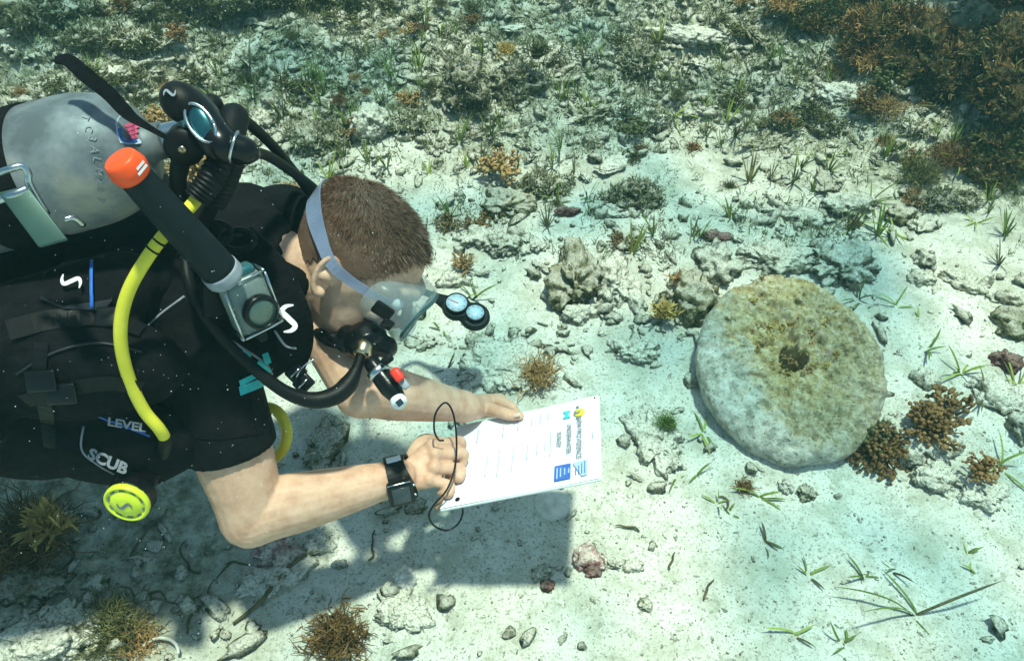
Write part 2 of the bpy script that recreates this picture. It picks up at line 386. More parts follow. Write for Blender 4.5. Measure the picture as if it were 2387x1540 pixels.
def glassy(name, col, rough, trans, alpha=1.0, ior=1.35):
    m, nt, b = new_mat(name); tc = N(nt, 'ShaderNodeTexCoord'); n = N(nt, 'ShaderNodeTexNoise'); n.inputs['Scale'].default_value = 40
    nt.links.new(tc.outputs['Object'], n.inputs['Vector'])
    nt.links.new(ramp(nt, n.outputs[0], [(.3, tuple(.9*c for c in col)), (.7, col)]), b.inputs['Base Color'])
    b.inputs['Roughness'].default_value = rough; b.inputs['Transmission Weight'].default_value = trans; b.inputs['IOR'].default_value = ior
    b.inputs['Alpha'].default_value = alpha; return m
m_clear = glassy('clear_silicone', (.44, .52, .54), .25, .0, .30)
m_strapc = glassy('strap_silicone', (.30, .35, .52), .35, .0, .62)
m_lens = glassy('mask_glass', (.16, .30, .31), .05, .0, .55, 1.2)
m_house = glassy('housing_acrylic', (.62, .76, .72), .06, .35, .40, 1.3)
m_dial, nt, b = new_mat('dial_face')
b.inputs['Base Color'].default_value = (.50, .62, .72, 1); b.inputs['Roughness'].default_value = .15; b.inputs['Coat Weight'].default_value = .6
m_screen = noise_mat('dark_screen', [(.3, (.012, .02, .028)), (.7, (.03, .05, .065))], 30, .08, spec=.6)

TO_CAM = -_f
IMG_R = np.array([1., 0, 0]); IMG_U = _u
# ------------------------------------------------------------------ slate (fitted to the four corners of the sheet)
SC = np.array([.0188, .7747, .277])
SX = np.array([.944, .015, .328]); SY = np.array([.074, .964, -.257]); SX = nrm(SX); SY = nrm(SY-SX*(SX@SY)); SZ = np.cross(SX, SY)
def on_slate(px, py, h=0.):
    d = ray(px, py); t = ((SC-_C)@SZ+h)/(d@SZ); return _C+d*t
def slate_pt(x, y, h=0.): return SC+SX*x+SY*y+SZ*h
slate = thing('writing_slate', SC, 'white underwater writing slate with survey form held in both hands of the diver', 'clipboard')
obj('board', rbox(slate_pt(0, 0, -.0028), SX, SY, SZ, .1395, .108, .0026, .3), m_white, slate)
gsh = np.linspace(-1, 1, 21); shv = []; shf = []
for j in range(9):
    for i in range(21):
        x, y = gsh[i]*.1385, (j/4-1)*.1072
        shv.append(slate_pt(x, y, .0012+.0009*math.sin(gsh[i]*4+1)*math.cos((j/4-1)*2)+.0007*max(0, gsh[i]*(j/4-1))**2))
for j in range(8):
    for i in range(20): a = j*21+i; shf.append([a, a+1, a+22, a+21])
sheet = obj('paper_sheet', (np.array(shv), shf), m_paper, slate, label='white printed survey form sheet')
# the form reads down the +X side: text runs along -Y, its top towards +X
TX, TY = -SY, SX
def form(s, x, y, size, bold=0, mat=m_ink, al='CENTER'):
    obj('lettering', text_geo(s, size, slate_pt(x, y, .0040), TX, TY, bold, al), mat, sheet, smooth=False)
form('NEW PROVIDENCE', .099, 0, .0125, .0003); form('UNDERWATER', .081, .002, .0115, .0003); form('SURVEY', .063, .004, .0115, .0003)
obj('text_line', quad(slate_pt(.127, 0, .0042), TX, TY, -.008, .008, -.0010, .0010), m_inkf, sheet, smooth=False)
for x, y, w in ((.045, .075, .018), (.030, .072, .026), (.014, .070, .020), (-.012, .068, .028), (-.040, .066, .042), (-.090, .062, .034),
                (.042, -.004, .022), (.028, -.008, .030), (.010, -.012, .040), (-.016, -.020, .062), (-.042, -.024, .066), (-.064, -.024, .052), (.052, .0, .068)):
    obj('text_line', quad(slate_pt(x, y, .0042), TX, TY, -w*.5, w*.5, -.0011, .0011), m_inkf, sheet, smooth=False)
lg = obj('emblem', lathe(slate_pt(.103, .067, .0040), SZ, [(.0105, 0), (.0105, .0004), (.0001, .0004)], 24), m_logoy, sheet)
for y in (.083, .052): obj('emblem_mark', quad(slate_pt(.100, y, .0048), TX, TY, -.002, .002, -.003, .003), m_ink, lg, smooth=False)
obj('emblem_mark', (np.array([slate_pt(.100+a, .067+b_, .0048) for a, b_ in ((-.006, -.005), (.004, -.003), (.007, .004), (-.001, .001), (-.007, .005))]), [[0, 1, 2, 3, 4]]), m_ink, lg, smooth=False)
obj('emblem_mark', (np.array([slate_pt(.080+a, .068+b_, .0046) for a, b_ in ((-.008, -.010), (.008, -.010), (.002, 0), (.008, .010), (-.008, .010), (-.002, 0))]), [[0, 1, 2, 5], [5, 2, 3, 4]]), m_logoc, lg, smooth=False)
bl = obj('badge', quad(slate_pt(.075, -.080, .0040), TX, TY, -.019, .017, -.014, .014), m_logob, sheet, smooth=False)
for i, x in enumerate((.066, .072, .079, .086)): obj('badge_mark', quad(slate_pt(x, -.080, .0046), TX, TY, -.013+.002*i, .013-.003*i, -.0011, .0011), m_logol, bl, smooth=False)
obj('badge_mark', (np.array([slate_pt(x, y, .0044) for x, y in ((.092, -.062), (.117, -.060), (.117, -.096), (.108, -.098))]), [[0, 1, 2, 3]]), m_logol, bl, smooth=False)
for i in range(4): obj('badge_mark', quad(slate_pt(.098+.005*i, -.078, .0050), TX, TY, -.014+.004*(3-i), .014, -.0007, .0007), m_logob, bl, smooth=False)
for x, y, r in ((-.108, -.094, .0042), (.132, .100, .0016)):
    obj('eyelet', lathe(slate_pt(x, y, .0030), SZ, [(r, 0), (r, .0012), (.0001, .0012)], 16), m_rubber, slate)

# ------------------------------------------------------------------ person: joints
HC = np.array([-.252, .936, .575]); HS = 1.05
HF = nrm([.765, -.40, -.50]); HU = np.array([.634, .345, .69]); HU = nrm(HU-HF*(HF@HU)); HL = np.cross(HU, HF)
def hd(x, y, z): return HC+HS*(HF*x+HL*y+HU*z)
NECK = np.array([-.455, .915, .60]); HIP = np.array([-1.02, .79, .46]); MID = np.array([-.70, .865, .55])
BODY_AX = nrm(NECK-HIP); BODY_L = nrm(np.array([.05, .97, -.06])-BODY_AX*(np.array([.05, .97, -.06])@BODY_AX)); BODY_B = np.cross(BODY_AX, BODY_L)  # back direction
if BODY_B[2] < 0: BODY_B = -BODY_B
SHR = at(468, 815, 1.20); ELR = at(588, 1196, 1.285); WRR = at(928, 1112, 1.335)
SHL = np.array([-.40, 1.05, .53]); ELL = at(842, 905, 1.30); WRL = at(1085, 948, 1.475)
KN = {'i': (at(1006, 1040, 1.375), at(1072, 1030, 1.415)), 'm': (at(1014, 1060, 1.362), at(1078, 1058, 1.397)),
      'r': (at(1012, 1090, 1.350), at(1072, 1094, 1.377)), 'p': (at(1000, 1118, 1.342), at(1048, 1132, 1.353))}
head_rings = [(-.122, .058, .016, .014), (-.116, .055, .034, .026), (-.104, .048, .050, .040), (-.085, .035, .067, .052), (-.06, .020, .082, .061), (-.03, .006, .094, .069), (0, 0, .098, .074),
              (.03, -.003, .101, .077), (.06, -.006, .096, .074), (.083, -.009, .083, .064), (.1, -.011, .062, .048), (.111, -.012, .037, .030), (.116, -.012, .012, .010)]
_hr = np.array(head_rings)
def head_pt(z, t, s=1.0):
    c, rx, ry = [np.interp(z, _hr[:, 0], _hr[:, k]) for k in (1, 2, 3)]
    return c+rx*s*np.cos(t), ry*s*np.sin(t), z
def head_geo():
    zs = np.concatenate([np.linspace(-.122, -.1, 6), np.linspace(-.09, .09, 22), np.linspace(.095, .116, 8)]); sg = 40; V = []; F = []
    for z in zs:
        for j in range(sg): V.append(hd(*head_pt(z, 2*math.pi*j/sg)))
    for i in range(len(zs)-1):
        for j in range(sg): a, q = i*sg+j, i*sg+(j+1) % sg; F.append([a, q, q+sg, a+sg])
    F.append(list(range(sg))[::-1]); F.append([(len(zs)-1)*sg+j for j in range(sg)]); return np.array(V), F
G = [head_geo()]
# face: brow, nose, lips, cheeks, ears
G.append(tube([hd(.090, -.045, .028), hd(.102, -.02, .026), hd(.100, 0, .022), hd(.102, .02, .026), hd(.090, .045, .028)], [.008, .011, .010, .011, .008], 16, 10, True))
G.append(tube([hd(.094, 0, .016), hd(.108, 0, -.006), hd(.118, 0, -.028)], [.007, .008, .011], 10, 10, True))
for s in (-1, 1):
    G.append(ball(hd(.107, .011*s, -.033), .008*HS, 2)); G.append(ball(hd(.072, .040*s, -.025), (.022, .02, .018), 2))
    eo = nrm(HL*s+HF*.55); ef = nrm(HF-eo*(HF@eo)); eu = nrm(HU-HF*.18); ec = hd(-.012, .083*s, -.014)
    G.append(ball(ec-eo*.002, (.016, .029, .0055), 3, np.array([ef, eu, eo])))
    G.append(tube([ec+ef*.017*math.cos(q_)*1.0+eu*(.031*math.sin(q_)+.001)+eo*.005 for q_ in np.linspace(.15, 4.5, 16)], [.0042]*12+[.0044, .005, .0055, .006], 40, 10, True))
    G.append(ball(ec-eu*.027+ef*.003+eo*.003, .0085, 2)); G.append(tube([hd(-.004, .070*s, -.012), ec], [.014, .012], 6, 12, True)); G.append(ball(ec+ef*.012-eu*.006+eo*.003, .0055, 2))
G.append(tube([hd(.092, -.022, -.070), hd(.106, 0, -.066), hd(.092, .022, -.070)], [.004, .006, .004], 10, 8, True))
G.append(tube([hd(.090, -.020, -.078), hd(.103, 0, -.080), hd(.090, .020, -.078)], [.004, .0065, .004], 10, 8, True))
# neck, torso, arms
G.append(tube([NECK-BODY_AX*.05, NECK+.03*BODY_AX, hd(-.03, 0, -.055), hd(-.012, 0, -.02)], [.075, .063, .058, .055], 12, 20, True))
G.append(tube([HIP, MID, NECK-BODY_AX*.07], [.105, .098, .11], 14, 24, True, hint=BODY_B, flat=(.8, 1.2)))
G.append(tube([SHR, .5*SHR+.5*NECK-.03*BODY_AX, .5*SHL+.5*NECK-.03*BODY_AX, SHL], [.058, .075, .075, .058], 14, 18, True))
def limb(a, b_, c, r):  # upper and lower arm with swelling muscles and a bent elbow
    up = lambda t: a*(1-t)+b_*t
    lo = lambda t: b_*(1-t)+c*t
    k = nrm(b_-(a+c)*.5)*.006
    return [tube([up(0), up(.3), up(.62), up(.88), b_+k], [r[0], r[1], r[2], r[3], r[4]], 22, 20, True),
            tube([b_+k, lo(.12), lo(.30), lo(.6), lo(.85), c], [r[4], r[5], r[6], r[7], r[8], r[8]*.97], 24, 20, True)]
G += limb(SHR, ELR, WRR, [.060, .063, .061, .054, .050, .0505, .0495, .041, .0325])
G += limb(SHL, ELL, WRL, [.056, .058, .055, .050, .045, .0455, .045, .038, .031])
# right hand: closed over the edge of the slate, holding a pencil
tips = {'i': (on_slate(1070, 1062, .010), on_slate(1052, 1072, .009)), 'm': (on_slate(1074, 1080, .010), on_slate(1054, 1088, .009)),
        'r': (on_slate(1070, 1112, .012), on_slate(1048, 1112, .010)), 'p': (on_slate(1046, 1150, .012), on_slate(1028, 1146, .010))}
palm_r = nrm(WRR-.5*(KN['m'][0]+KN['r'][0]))
HN = nrm(np.cross(KN['p'][0]-KN['i'][0], KN['m'][0]-WRR));  HN = HN if HN@TO_CAM > 0 else -HN     # back of the hand
fr = {'i': .0112, 'm': .0114, 'r': .0110, 'p': .0096}
for k_ in 'imrp':
    kn, pip = KN[k_]; d1, d2 = tips[k_]; r = fr[k_]; w0 = WRR+(kn-WRR)*.12-HN*.004
    G.append(tube([w0, WRR*.55+kn*.45-HN*.008, kn-HN*.004], [.019, .0165, .0125], 12, 14, True, hint=HN, flat=(.85, 1.1)))
    G.append(ball(kn+HN*.001,   .0135 if k_ != 'p' else .0118, 2))
    G.append(tube([kn-HN*.002, (kn+pip)*.5+HN*.001, pip, pip*.35+d1*.65, d1, d2], [r*1.1, r, r*1.04, r*.95, r*.92, r*.82], 26, 14, True))
G.append(tube([WRR-HN*.01, WRR*.5+KN['r'][0]*.5-HN*.022, KN['r'][0]-HN*.02], [.022, .023, .018], 10, 14, True))
G.append(tube([WRR+(KN['i'][0]-WRR)*.25-HN*.018, at(985, 1030, 1.402), on_slate(1035, 1036, .022), on_slate(1066, 1046, .012)], [.0165, .0135, .0110, .0095], 18, 14, True))
# left hand: four fingers under the board, thumb along its edge on top
KL = [on_slate(1142+8*i, 951-7*i, -.020-.002*i) for i in range(4)]
for i in range(4):
    k0 = KL[i]; q1 = on_slate(1182+2*i, 972-8*i, -.024); q2 = on_slate(1212-2*i, 990-8*i, -.017); q3 = on_slate(1226-6*i, 1004-8*i, -.012)
    G.append(tube([WRL, WRL*.5+k0*.5, k0], [.018, .0165, .0125], 10, 14, True)); G.append(tube([k0, q1, q2, q3], [.0105, .0095, .0088, .0075], 20, 14, True))
G.append(tube([WRL*.85+ELL*.15, WRL, on_slate(1122, 948, -.004), on_slate(1146, 948, -.010)], [.033, .0305, .0265, .018], 16, 18, True, hint=SZ, flat=(.82, 1.05)))
G.append(tube([WRL+SZ*.006, on_slate(1124, 952, .008), on_slate(1150, 957, .014)], [.021, .0175, .0135], 10, 14, True))
G.append(tube([on_slate(1120, 950, .010), on_slate(1152, 956, .017), on_slate(1186, 966, .016), on_slate(1211, 969, .0105)], [.015, .0125, .0112, .0088], 20, 14, True, hint=SZ, flat=(.88, 1.05)))
G.append(tube([WRL+SY*.006, on_slate(1135, 935, .002), on_slate(1172, 940, -.004), on_slate(1196, 950, -.008)], [.018, .0155, .0120, .010], 16, 14, True))
# legs trail behind to the left
for s, y in ((1, .10), (-1, -.10)):
    h0 = HIP+BODY_L*y; kn = h0+np.array([-.40, .02*s, -.10]); an = kn+np.array([-.40, .0, .02])
    G.append(tube([h0, .5*(h0+kn), kn, .6*kn+.4*an, an, an+np.array([-.05, 0, -.03]), an+np.array([-.18, 0, -.05])], [.09, .083, .06, .057, .04, .04, .025], 30, 18, True))
person = thing('person', (HIP[0], HIP[1], th(HIP[0], HIP[1])), 'scuba diver in black short-sleeved wetsuit leaning over the seabed writing on a slate', 'person')
obj('body', remesh(G, .0024, 4, .5), m_skin, person)
# eyes behind the mask
for s in (-1, 1): obj('eye', ball(hd(.0905, .032*s, .003), .0105, 2), m_white, person)
obj('fingernail', rbox(on_slate(1206, 966, .0205), SX, SY, SZ, .006, .005, .0012, .4), noise_mat('nail', [(.3, (.62, .45, .38)), (.7, (.68, .50, .42))], 60, .3), person)
# short-sleeved wetsuit
def hem(a, b_, t0, t1, r0, r1): return tube([a*(1-t)+b_*t for t in np.linspace(t0, t1, 6)], np.linspace(r0, r1, 6), 10, 26)
S = [tube([HIP-BODY_AX*.05, HIP, MID, NECK-BODY_AX*.07], [.10, .122, .118, .126], 16, 28, True, hint=BODY_B, flat=(.8, 1.22)),
     tube([SHR, .5*SHR+.5*NECK-.03*BODY_AX, .5*SHL+.5*NECK-.03*BODY_AX, SHL], [.071, .088, .088, .070], 16, 22, True),
     tube([at(520, 800, 1.26), at(600, 800, 1.28), at(655, 770, 1.31)], [.075, .066, .05], 10, 20, True),
     hem(SHR, ELR, -.05, .60, .074, .0705), hem(SHL, ELL, -.05, .52, .069, .0655),
     tube([NECK-BODY_AX*.10, NECK+BODY_AX*.01, .45*NECK+.55*hd(-.05, 0, -.06), hd(-.042, 0, -.07)], [.11, .088, .072, .067], 14, 26),
     tube([.45*SHL+.55*NECK+BODY_B*.03, NECK+BODY_AX*.05+BODY_L*.02], [.085, .07], 8, 22, True)]
for s, y in ((1, .10), (-1, -.10)):
    h0 = HIP+BODY_L*y; kn = h0+np.array([-.40, .02*s, -.10]); an = kn+np.array([-.40, .0, .02]); S.append(tube([h0, .5*(h0+kn), kn, .6*kn+.4*an, an], [.10, .09, .067, .064, .047], 20, 18))
suit_geo = remesh(S, .0045, 6, .5)
suit = obj('wetsuit', suit_geo, m_suit, person, label='black short-sleeved wetsuit with cyan marks on the sleeve')
from mathutils.bvhtree import BVHTree
def bvh(geo): return BVHTree.FromPolygons([tuple(p) for p in geo[0]], [tuple(q) for q in (geo[1].tolist() if isinstance(geo[1], np.ndarray) else geo[1])])
_suit_t = bvh(suit_geo)
def cast(tree, px, py, lift=.001, dflt=1.15):
    """the point of a surface that lies under a photo position"""
    d = nrm(ray(px, py)); h = tree.ray_cast(Vector(_C), Vector(d))
    if h[0] is None: return at(px, py, dflt), TO_CAM
    n = np.array(h[1]); n = n if n@d < 0 else -n
    return np.array(h[0])+n*lift, n
def decal(tree, pts, lift=.0012, dflt=1.15):
    """flat print following a surface: polygon given by photo positions"""
    V = [cast(tree, x, y, lift, dflt)[0] for x, y in pts]; return np.array(V), [list(range(len(V)))]
def decal_line(tree, P, w, lift=.0012, n=14, dflt=1.15):
    Q = catmull(np.array([[x, y, 0] for x, y in P], float), n); pr = [cast(tree, x, y, lift, dflt) for x, y, _ in Q]
    return strap([p for p, _ in pr], w, .0006, [q for _, q in pr])
for P_m, w_m in (([(556, 893), (602, 871)], .0085), ([(556, 911), (630, 883)], .0135), ([(598, 842), (628, 864)], .007), ([(560, 818), (580, 830)], .005), ([(616, 822), (624, 846)], .010)):
    obj('sleeve_mark', decal_line(_suit_t, P_m, w_m, .003, 6), m_cyan, suit, smooth=False)
obj('sleeve_piping', decal_line(_suit_t, [(540, 795), (575, 818), (618, 846), (634, 872)], .004), m_greyp, suit)
obj('seam', decal_line(_suit_t, [(430, 690), (370, 735), (328, 780), (322, 830)], .003), m_dim, suit)
# short brown hair: strands rooted on the scalp
whorl = np.array(hd(-.045, .005, .107))
def hair_geo(n=21000):
    V = []; F = []; r_ = np.random.default_rng(3); k = 0; cnt = 0
    while cnt < n:
        z = r_.uniform(-.06, .116); t = r_.uniform(-math.pi, math.pi)
        if r_.uniform() > np.interp(z, _hr[:, 0], _hr[:, 2])/.1: 
            if z > .09 and r_.uniform() < .35: pass
            else: continue
        x, y, z = head_pt(z, t, 1.0); a = abs(t)
        line = np.interp(a, [0, .55, .95, 1.25, 1.5, 1.75, 2.1, 2.6, 3.15], [.074, .070, .040, .012, -.004, .018, -.022, -.050, -.058])
        if z < line+r_.uniform(-.006, .004): continue
        p = np.array(hd(x, y, z)); o = nrm(HF*(x+.012)*1.0+HL*y*1.5+HU*(z-.0)*1.0)
        fl = p-whorl; fl = fl-o*(fl@o); fl = nrm(fl+HF*.02)
        cl = np.array([vnoise(p[None]*70, 601)[0], vnoise(p[None]*70, 602)[0], vnoise(p[None]*70, 603)[0]]); top = sstep(.02, .09, z); L = (1+.22*cl[0])*(.0070+.0062*top+.004*top*max(0, math.cos(t)))*r_.uniform(.75, 1.2)
        up = .45+.45*top; j = r_.normal(0, .20, 3)+cl*.20; d0 = nrm(o*up+fl*(1-.35*top)+j*.6); d1 = nrm(o*(up-.25)+fl*1.1+j)
        w = nrm(np.cross(d0, r_.normal(0, 1, 3)))*.00036
        q0 = p-o*.001; q1 = q0+d0*L*.55; q2 = q1+d1*L*.5
        V += [q0-w, q0+w, q1-w*.9, q1+w*.9, q2]; F += [[k, k+1, k+3, k+2], [k+2, k+3, k+4]]; k += 5; cnt += 1
    return np.array(V), F
hair = obj('hair', hair_geo(), m_hair, person, label='short brown hair')
def cap_geo():
    V = []; F = []; zs = np.linspace(-.058, .1155, 34); sg = 64; sel = []
    for z in zs:
        for j in range(sg): V.append(hd(*[q for q in head_pt(z, -math.pi+2*math.pi*j/sg, 1.0)]))
    V = np.array(V)
    cen = np.array(hd(0, 0, .02)); V = V+np.array([nrm(v-cen) for v in V])*.0022
    for i in range(len(zs)-1):
        for j in range(sg):
            t = abs(-math.pi+2*math.pi*(j+.5)/sg); z = (zs[i]+zs[i+1])/2
            if z > np.interp(t, [0, .55, .95, 1.25, 1.5, 1.75, 2.1, 2.6, 3.15], [.074, .070, .040, .012, -.004, .018, -.022, -.050, -.058]):
                a, q = i*sg+j, i*sg+(j+1) % sg; F.append([a, q, q+sg, a+sg])
    F.append([(len(zs)-1)*sg+j for j in range(sg)]); return V, F
obj('hair_base', cap_geo(), m_scalp, hair)

# ------------------------------------------------------------------ diving mask
mask = thing('diving_mask', hd(.12, 0, 0), 'frameless diving mask with clear silicone skirt and bluish strap on the diver\'s head', 'mask')
def mring(x, s, ys=1., zs=1., drop=0.):
    P = []
    for j in range(40):
        t = 2*math.pi*j/40; c, q = math.cos(t), math.sin(t); y = .078*np.sign(c)*abs(c)**.6*ys; z = .041*np.sign(q)*abs(q)**.65*zs
        if q < 0: z -= .020*math.exp(-(y/.028)**2)*s
        P.append(hd(x-.55*y*y/.082*1.0*(1-s*.8)-.2*abs(y)*(1-s), y, z+drop))
    return P
rings = [mring(.088, .2, .93, .92), mring(.096, .3, 1.0, 1.02), mring(.107, .6, 1.0, 1.0), mring(.117, .9, .95, .95), mring(.127, 1., .90, .90), mring(.130, 1., .84, .82), mring(.127, 1., .82, .80)]
V = np.concatenate([np.array(r) for r in rings]); F = []
for i in range(len(rings)-1):
    for j in range(40): a, q = i*40+j, i*40+(j+1) % 40; F.append([a, q, q+40, a+40])
obj('skirt', (V, F), m_clear, mask)
obj('lens', (np.concatenate([np.array(mring(.1295, 1., .80, .78)), np.array(mring(.1265, 1., .80, .78))]), [list(range(40)), [40+j for j in range(40)][::-1]]+[[j, (j+1) % 40, 40+(j+1) % 40, 40+j] for j in range(40)]), m_lens, mask, smooth=False)
fr_ = [mring(.1285, 1., .845, .825), mring(.1325, 1., .86, .84), mring(.1335, 1., .82, .79), mring(.1305, 1., .80, .77)]; V = np.concatenate([np.array(r) for r in fr_]); F = []
for i in range(4):
    for j in range(40): a, q = i*40+j, i*40+(j+1) % 40; F.append([a, q, ((i+1) % 4)*40+(j+1) % 40, ((i+1) % 4)*40+j])
obj('frame', (V, F), noise_mat('mask_frame', [(.3, (.02, .06, .065)), (.7, (.05, .11, .115))], 40, .35), mask)
obj('nose_pocket', tube([hd(.112, 0, -.006), hd(.122, 0, -.028), hd(.120, 0, -.046)], [.012, .016, .014], 12, 16, True), m_clear, mask)
for s in (-1, 1):
    bk = obj('buckle', rbox(hd(.083, .0905*s, .002), nrm(HF-HL*s*.25), HU, nrm(HL*s+HF*.25), .016, .0105, .0045, .35), m_rubber, mask)
    obj('clip', rbox(hd(.100, .0890*s, -.010), nrm(HF-HL*s*.3), HU, nrm(HL*s+HF*.3), .009, .008, .004, .35), m_gloss, bk)
sp = []; sn = []
for a in np.linspace(-1.0, 1.0, 41):
    th_ = math.pi-a*(math.pi-.62); z = .002+.050*sstep(.75, .05, abs(a))
    x, y, z_ = head_pt(z, th_, 1.0); off = .0062+.013*math.exp(-((abs(math.atan2(y, x))-1.72)/.34)**2)
    n0 = nrm([x*.9, y*1.4, 0]); sp.append(hd(x+n0[0]*off, y+n0[1]*off, z)); sn.append(HF*n0[0]+HL*n0[1])
obj('head_strap', strap(sp, .02, .0022, sn, 81, taper=[.013, .015, .020, .034, .040, .034, .020, .015, .013]), m_strapc, mask, smooth=False)

# ------------------------------------------------------------------ buoyancy vest
VB = []
for s in (-1, 1):
    a = NECK-BODY_AX*.10+BODY_L*.115*s+BODY_B*.075; q = HIP+BODY_L*.165*s+BODY_B*.05; m = .5*(a+q)+BODY_L*.035*s+BODY_B*.03
    VB.append(tube([a, m, q], [.058, .085, .078], 16, 22, True, hint=BODY_B, flat=(.85, 1.05)))
    VB.append(tube([m+BODY_L*.03*s-BODY_B*.06, q-BODY_B*.08+BODY_L*.02*s], [.075, .085], 10, 20, True))
    st = (SHR if s < 0 else SHL)*.52+NECK*.48
    VB.append(tube([a, st+BODY_B*.075, st+BODY_AX*.085+BODY_B*.02, st+BODY_AX*.085-BODY_B*.075], [.045, .034, .034, .036], 14, 18, True, flat=(.8, 1.1)))
VB.append(tube([HIP+BODY_B*.05, MID+BODY_B*.07, NECK-BODY_AX*.09+BODY_B*.06], [.09, .085, .08], 10, 20, True, hint=BODY_B, flat=(.7, 1.2)))
VB.append(ball(at(270, 1030, 1.19), (.13, .055, .085), 3)); VB.append(ball(at(70, 1010, 1.19), (.13, .06, .09), 3)); VB.append(ball(at(150, 850, 1.10), (.17, .07, .09), 3))
VB.append(ball(at(372, 935, 1.25), (.06, .045, .06), 3))
VB.append(ball(at(330, 1075, 1.2), (.055, .035, .045), 3))
vest_geo = remesh(VB, .005, 6, .5)
vest = thing('buoyancy_vest', HIP+np.array([.2, -.1, -.1]), 'black buoyancy vest with pockets and printed emblems worn by the diver', 'dive vest')
vb = obj('bladder', vest_geo, m_nylon, vest)
_vt = bvh(join(vest_geo, suit_geo))
# printed panels and lettering
obj('panel', decal(_vt, [(105, 640), (150, 615), (245, 600), (262, 700), (240, 722), (150, 720), (95, 700)], .004), m_panel, vest, smooth=False, label='dark grey panel with white emblem and blue stripe')
p0, n0 = cast(_vt, 172, 665, .007)
def pframe(n, ximg):  # print axes lying in a surface, X along an image direction
    X = np.asarray(IMG_R)*ximg[0]+IMG_U*ximg[1]; X = nrm(X-n*(X@n)); Y = np.cross(n, X); return X, Y
def print_frame(px, py, ximg, lift=.006, tree=None):
    p, n = cast(tree or _vt, px, py, lift); n = nrm(n*.4+TO_CAM*.6); X, Y = pframe(n, ximg); return p, X, Y
p0, X0, Y0 = print_frame(174, 666, (.25, .95), .012); obj('emblem', ess(p0, X0, Y0, .026), m_white, vest, smooth=False)
obj('stripe', decal_line(_vt, [(219, 616), (217, 665), (216, 718)], .0042, .008), m_blue, vest)
p0, X0, Y0 = print_frame(248, 970, (.94, -.33), .012); obj('lettering', text_geo('LEVEL', .0195, p0, X0, Y0, .0006), m_dim, vest, smooth=False)
p0, X0, Y0 = print_frame(213, 1055, (.90, -.42), .012); obj('lettering', text_geo('SCUB', .0235, p0, X0, Y0, .0010), m_dim, vest, smooth=False)
obj('stripe', decal_line(_vt, [(232, 965), (290, 992), (350, 1015)], .003, .004), m_blue, vest)
obj('piping', decal_line(_vt, [(198, 990), (194, 1045), (230, 1078), (268, 1100)], .003, .004), m_dim, vest)
obj('piping', decal_line(_vt, [(40, 870), (130, 820), (230, 800), (330, 820)], .003, .003), m_panel, vest)
# webbing, seams and small buckles across the vest and suit
for P_s, w_s in (([(20, 770), (130, 745), (260, 750), (330, 775)], .026), ([(60, 930), (150, 905), (250, 890), (330, 900)], .022), ([(120, 1040), (110, 960), (95, 880), (100, 800)], .018)):
    obj('webbing', decal_line(_vt, P_s, w_s, .004, 18), m_rubber, vest, smooth=False)
for px, py in ((258, 752), (150, 908), (104, 880)):
    p0, X0, Y0 = print_frame(px, py, (.97, .05), .009); obj('buckle', rbox(p0, X0, Y0, np.cross(X0, Y0), .019, .014, .004, .3), m_gloss, vest)
for P_s in ([(345, 770), (370, 850), (400, 940), (418, 1020)], [(470, 700), (520, 760), (560, 850), (590, 960), (600, 1020)], [(412, 1012), (500, 1022), (610, 1010)]):
    obj('seam', decal_line(_suit_t, P_s, .0016, .0014, 18), m_nylon, suit)
# shoulder strap with chrome emblem, buckles
sh0 = [at(560, 560, 1.15), at(630, 640, 1.135), at(675, 735, 1.15), at(688, 800, 1.19), at(682, 860, 1.23)]
obj('shoulder_strap', strap(sh0, .058, .012, [TO_CAM, TO_CAM, TO_CAM+IMG_R*.3, TO_CAM+IMG_R*.4, TO_CAM+IMG_R*.3], 24, taper=[.05, .058, .060, .052, .034]), m_nylon, vest, smooth=False, label='black right shoulder strap with silver emblem')
p0 = at(673, 742, 1.118); obj('emblem', ess(p0, nrm(IMG_R*.96+IMG_U*.05), nrm(IMG_U*.97-IMG_R*.1), .037), m_white, vest, smooth=False)
obj('piping', tube([at(640, 770, 1.135), at(665, 805, 1.15), at(690, 812, 1.165)], .0018, 12, 6), m_dim, vest)
sh1 = [at(590, 480, 1.33), at(650, 455, 1.36), at(700, 470, 1.38), at(725, 520, 1.40)]
obj('shoulder_strap', strap(sh1, .05, .014, [IMG_U+TO_CAM]*4, 16), m_nylon, vest, smooth=False)
obj('shoulder_pad', tube([at(650, 480, 1.27), at(690, 490, 1.27), at(715, 560, 1.26)], [.022, .03, .02], 12, 14, True), m_nylon, vest)
obj('strap_ring', tube([at(495+45*math.cos(a), 545+28*math.sin(a), 1.10) for a in np.linspace(0, 2*math.pi, 26)], .0045, 40, 8), m_rubber, vest)
obj('strap_ring', tube([at(555+38*math.cos(a), 560+24*math.sin(a), 1.12) for a in np.linspace(0, 2*math.pi, 26)], .005, 40, 8), m_rubber, vest)
for px, py in ((690, 868), (708, 893)):
    q = at(px, py, 1.22); bk = obj('buckle', rbox(q, nrm(IMG_R*.7-IMG_U*.7), nrm(IMG_U*.7+IMG_R*.7), TO_CAM, .012, .014, .005, .3), m_gloss, vest)
    obj('bar', tube([q+TO_CAM*.006-nrm(IMG_R+IMG_U)*.010, q+TO_CAM*.006+nrm(IMG_R+IMG_U)*.010], .0016, 4, 8), m_silver, bk)
obj('webbing', strap([at(715, 905, 1.22), at(690, 870, 1.225), at(660, 845, 1.22), at(640, 800, 1.2)], .018, .003, TO_CAM, 14), m_nylon, vest, smooth=False)
obj('pull_cord', tube([at(735, 835, 1.21), at(705, 855, 1.205), at(690, 880, 1.21)], .0015, 10, 6), m_silver, vest)

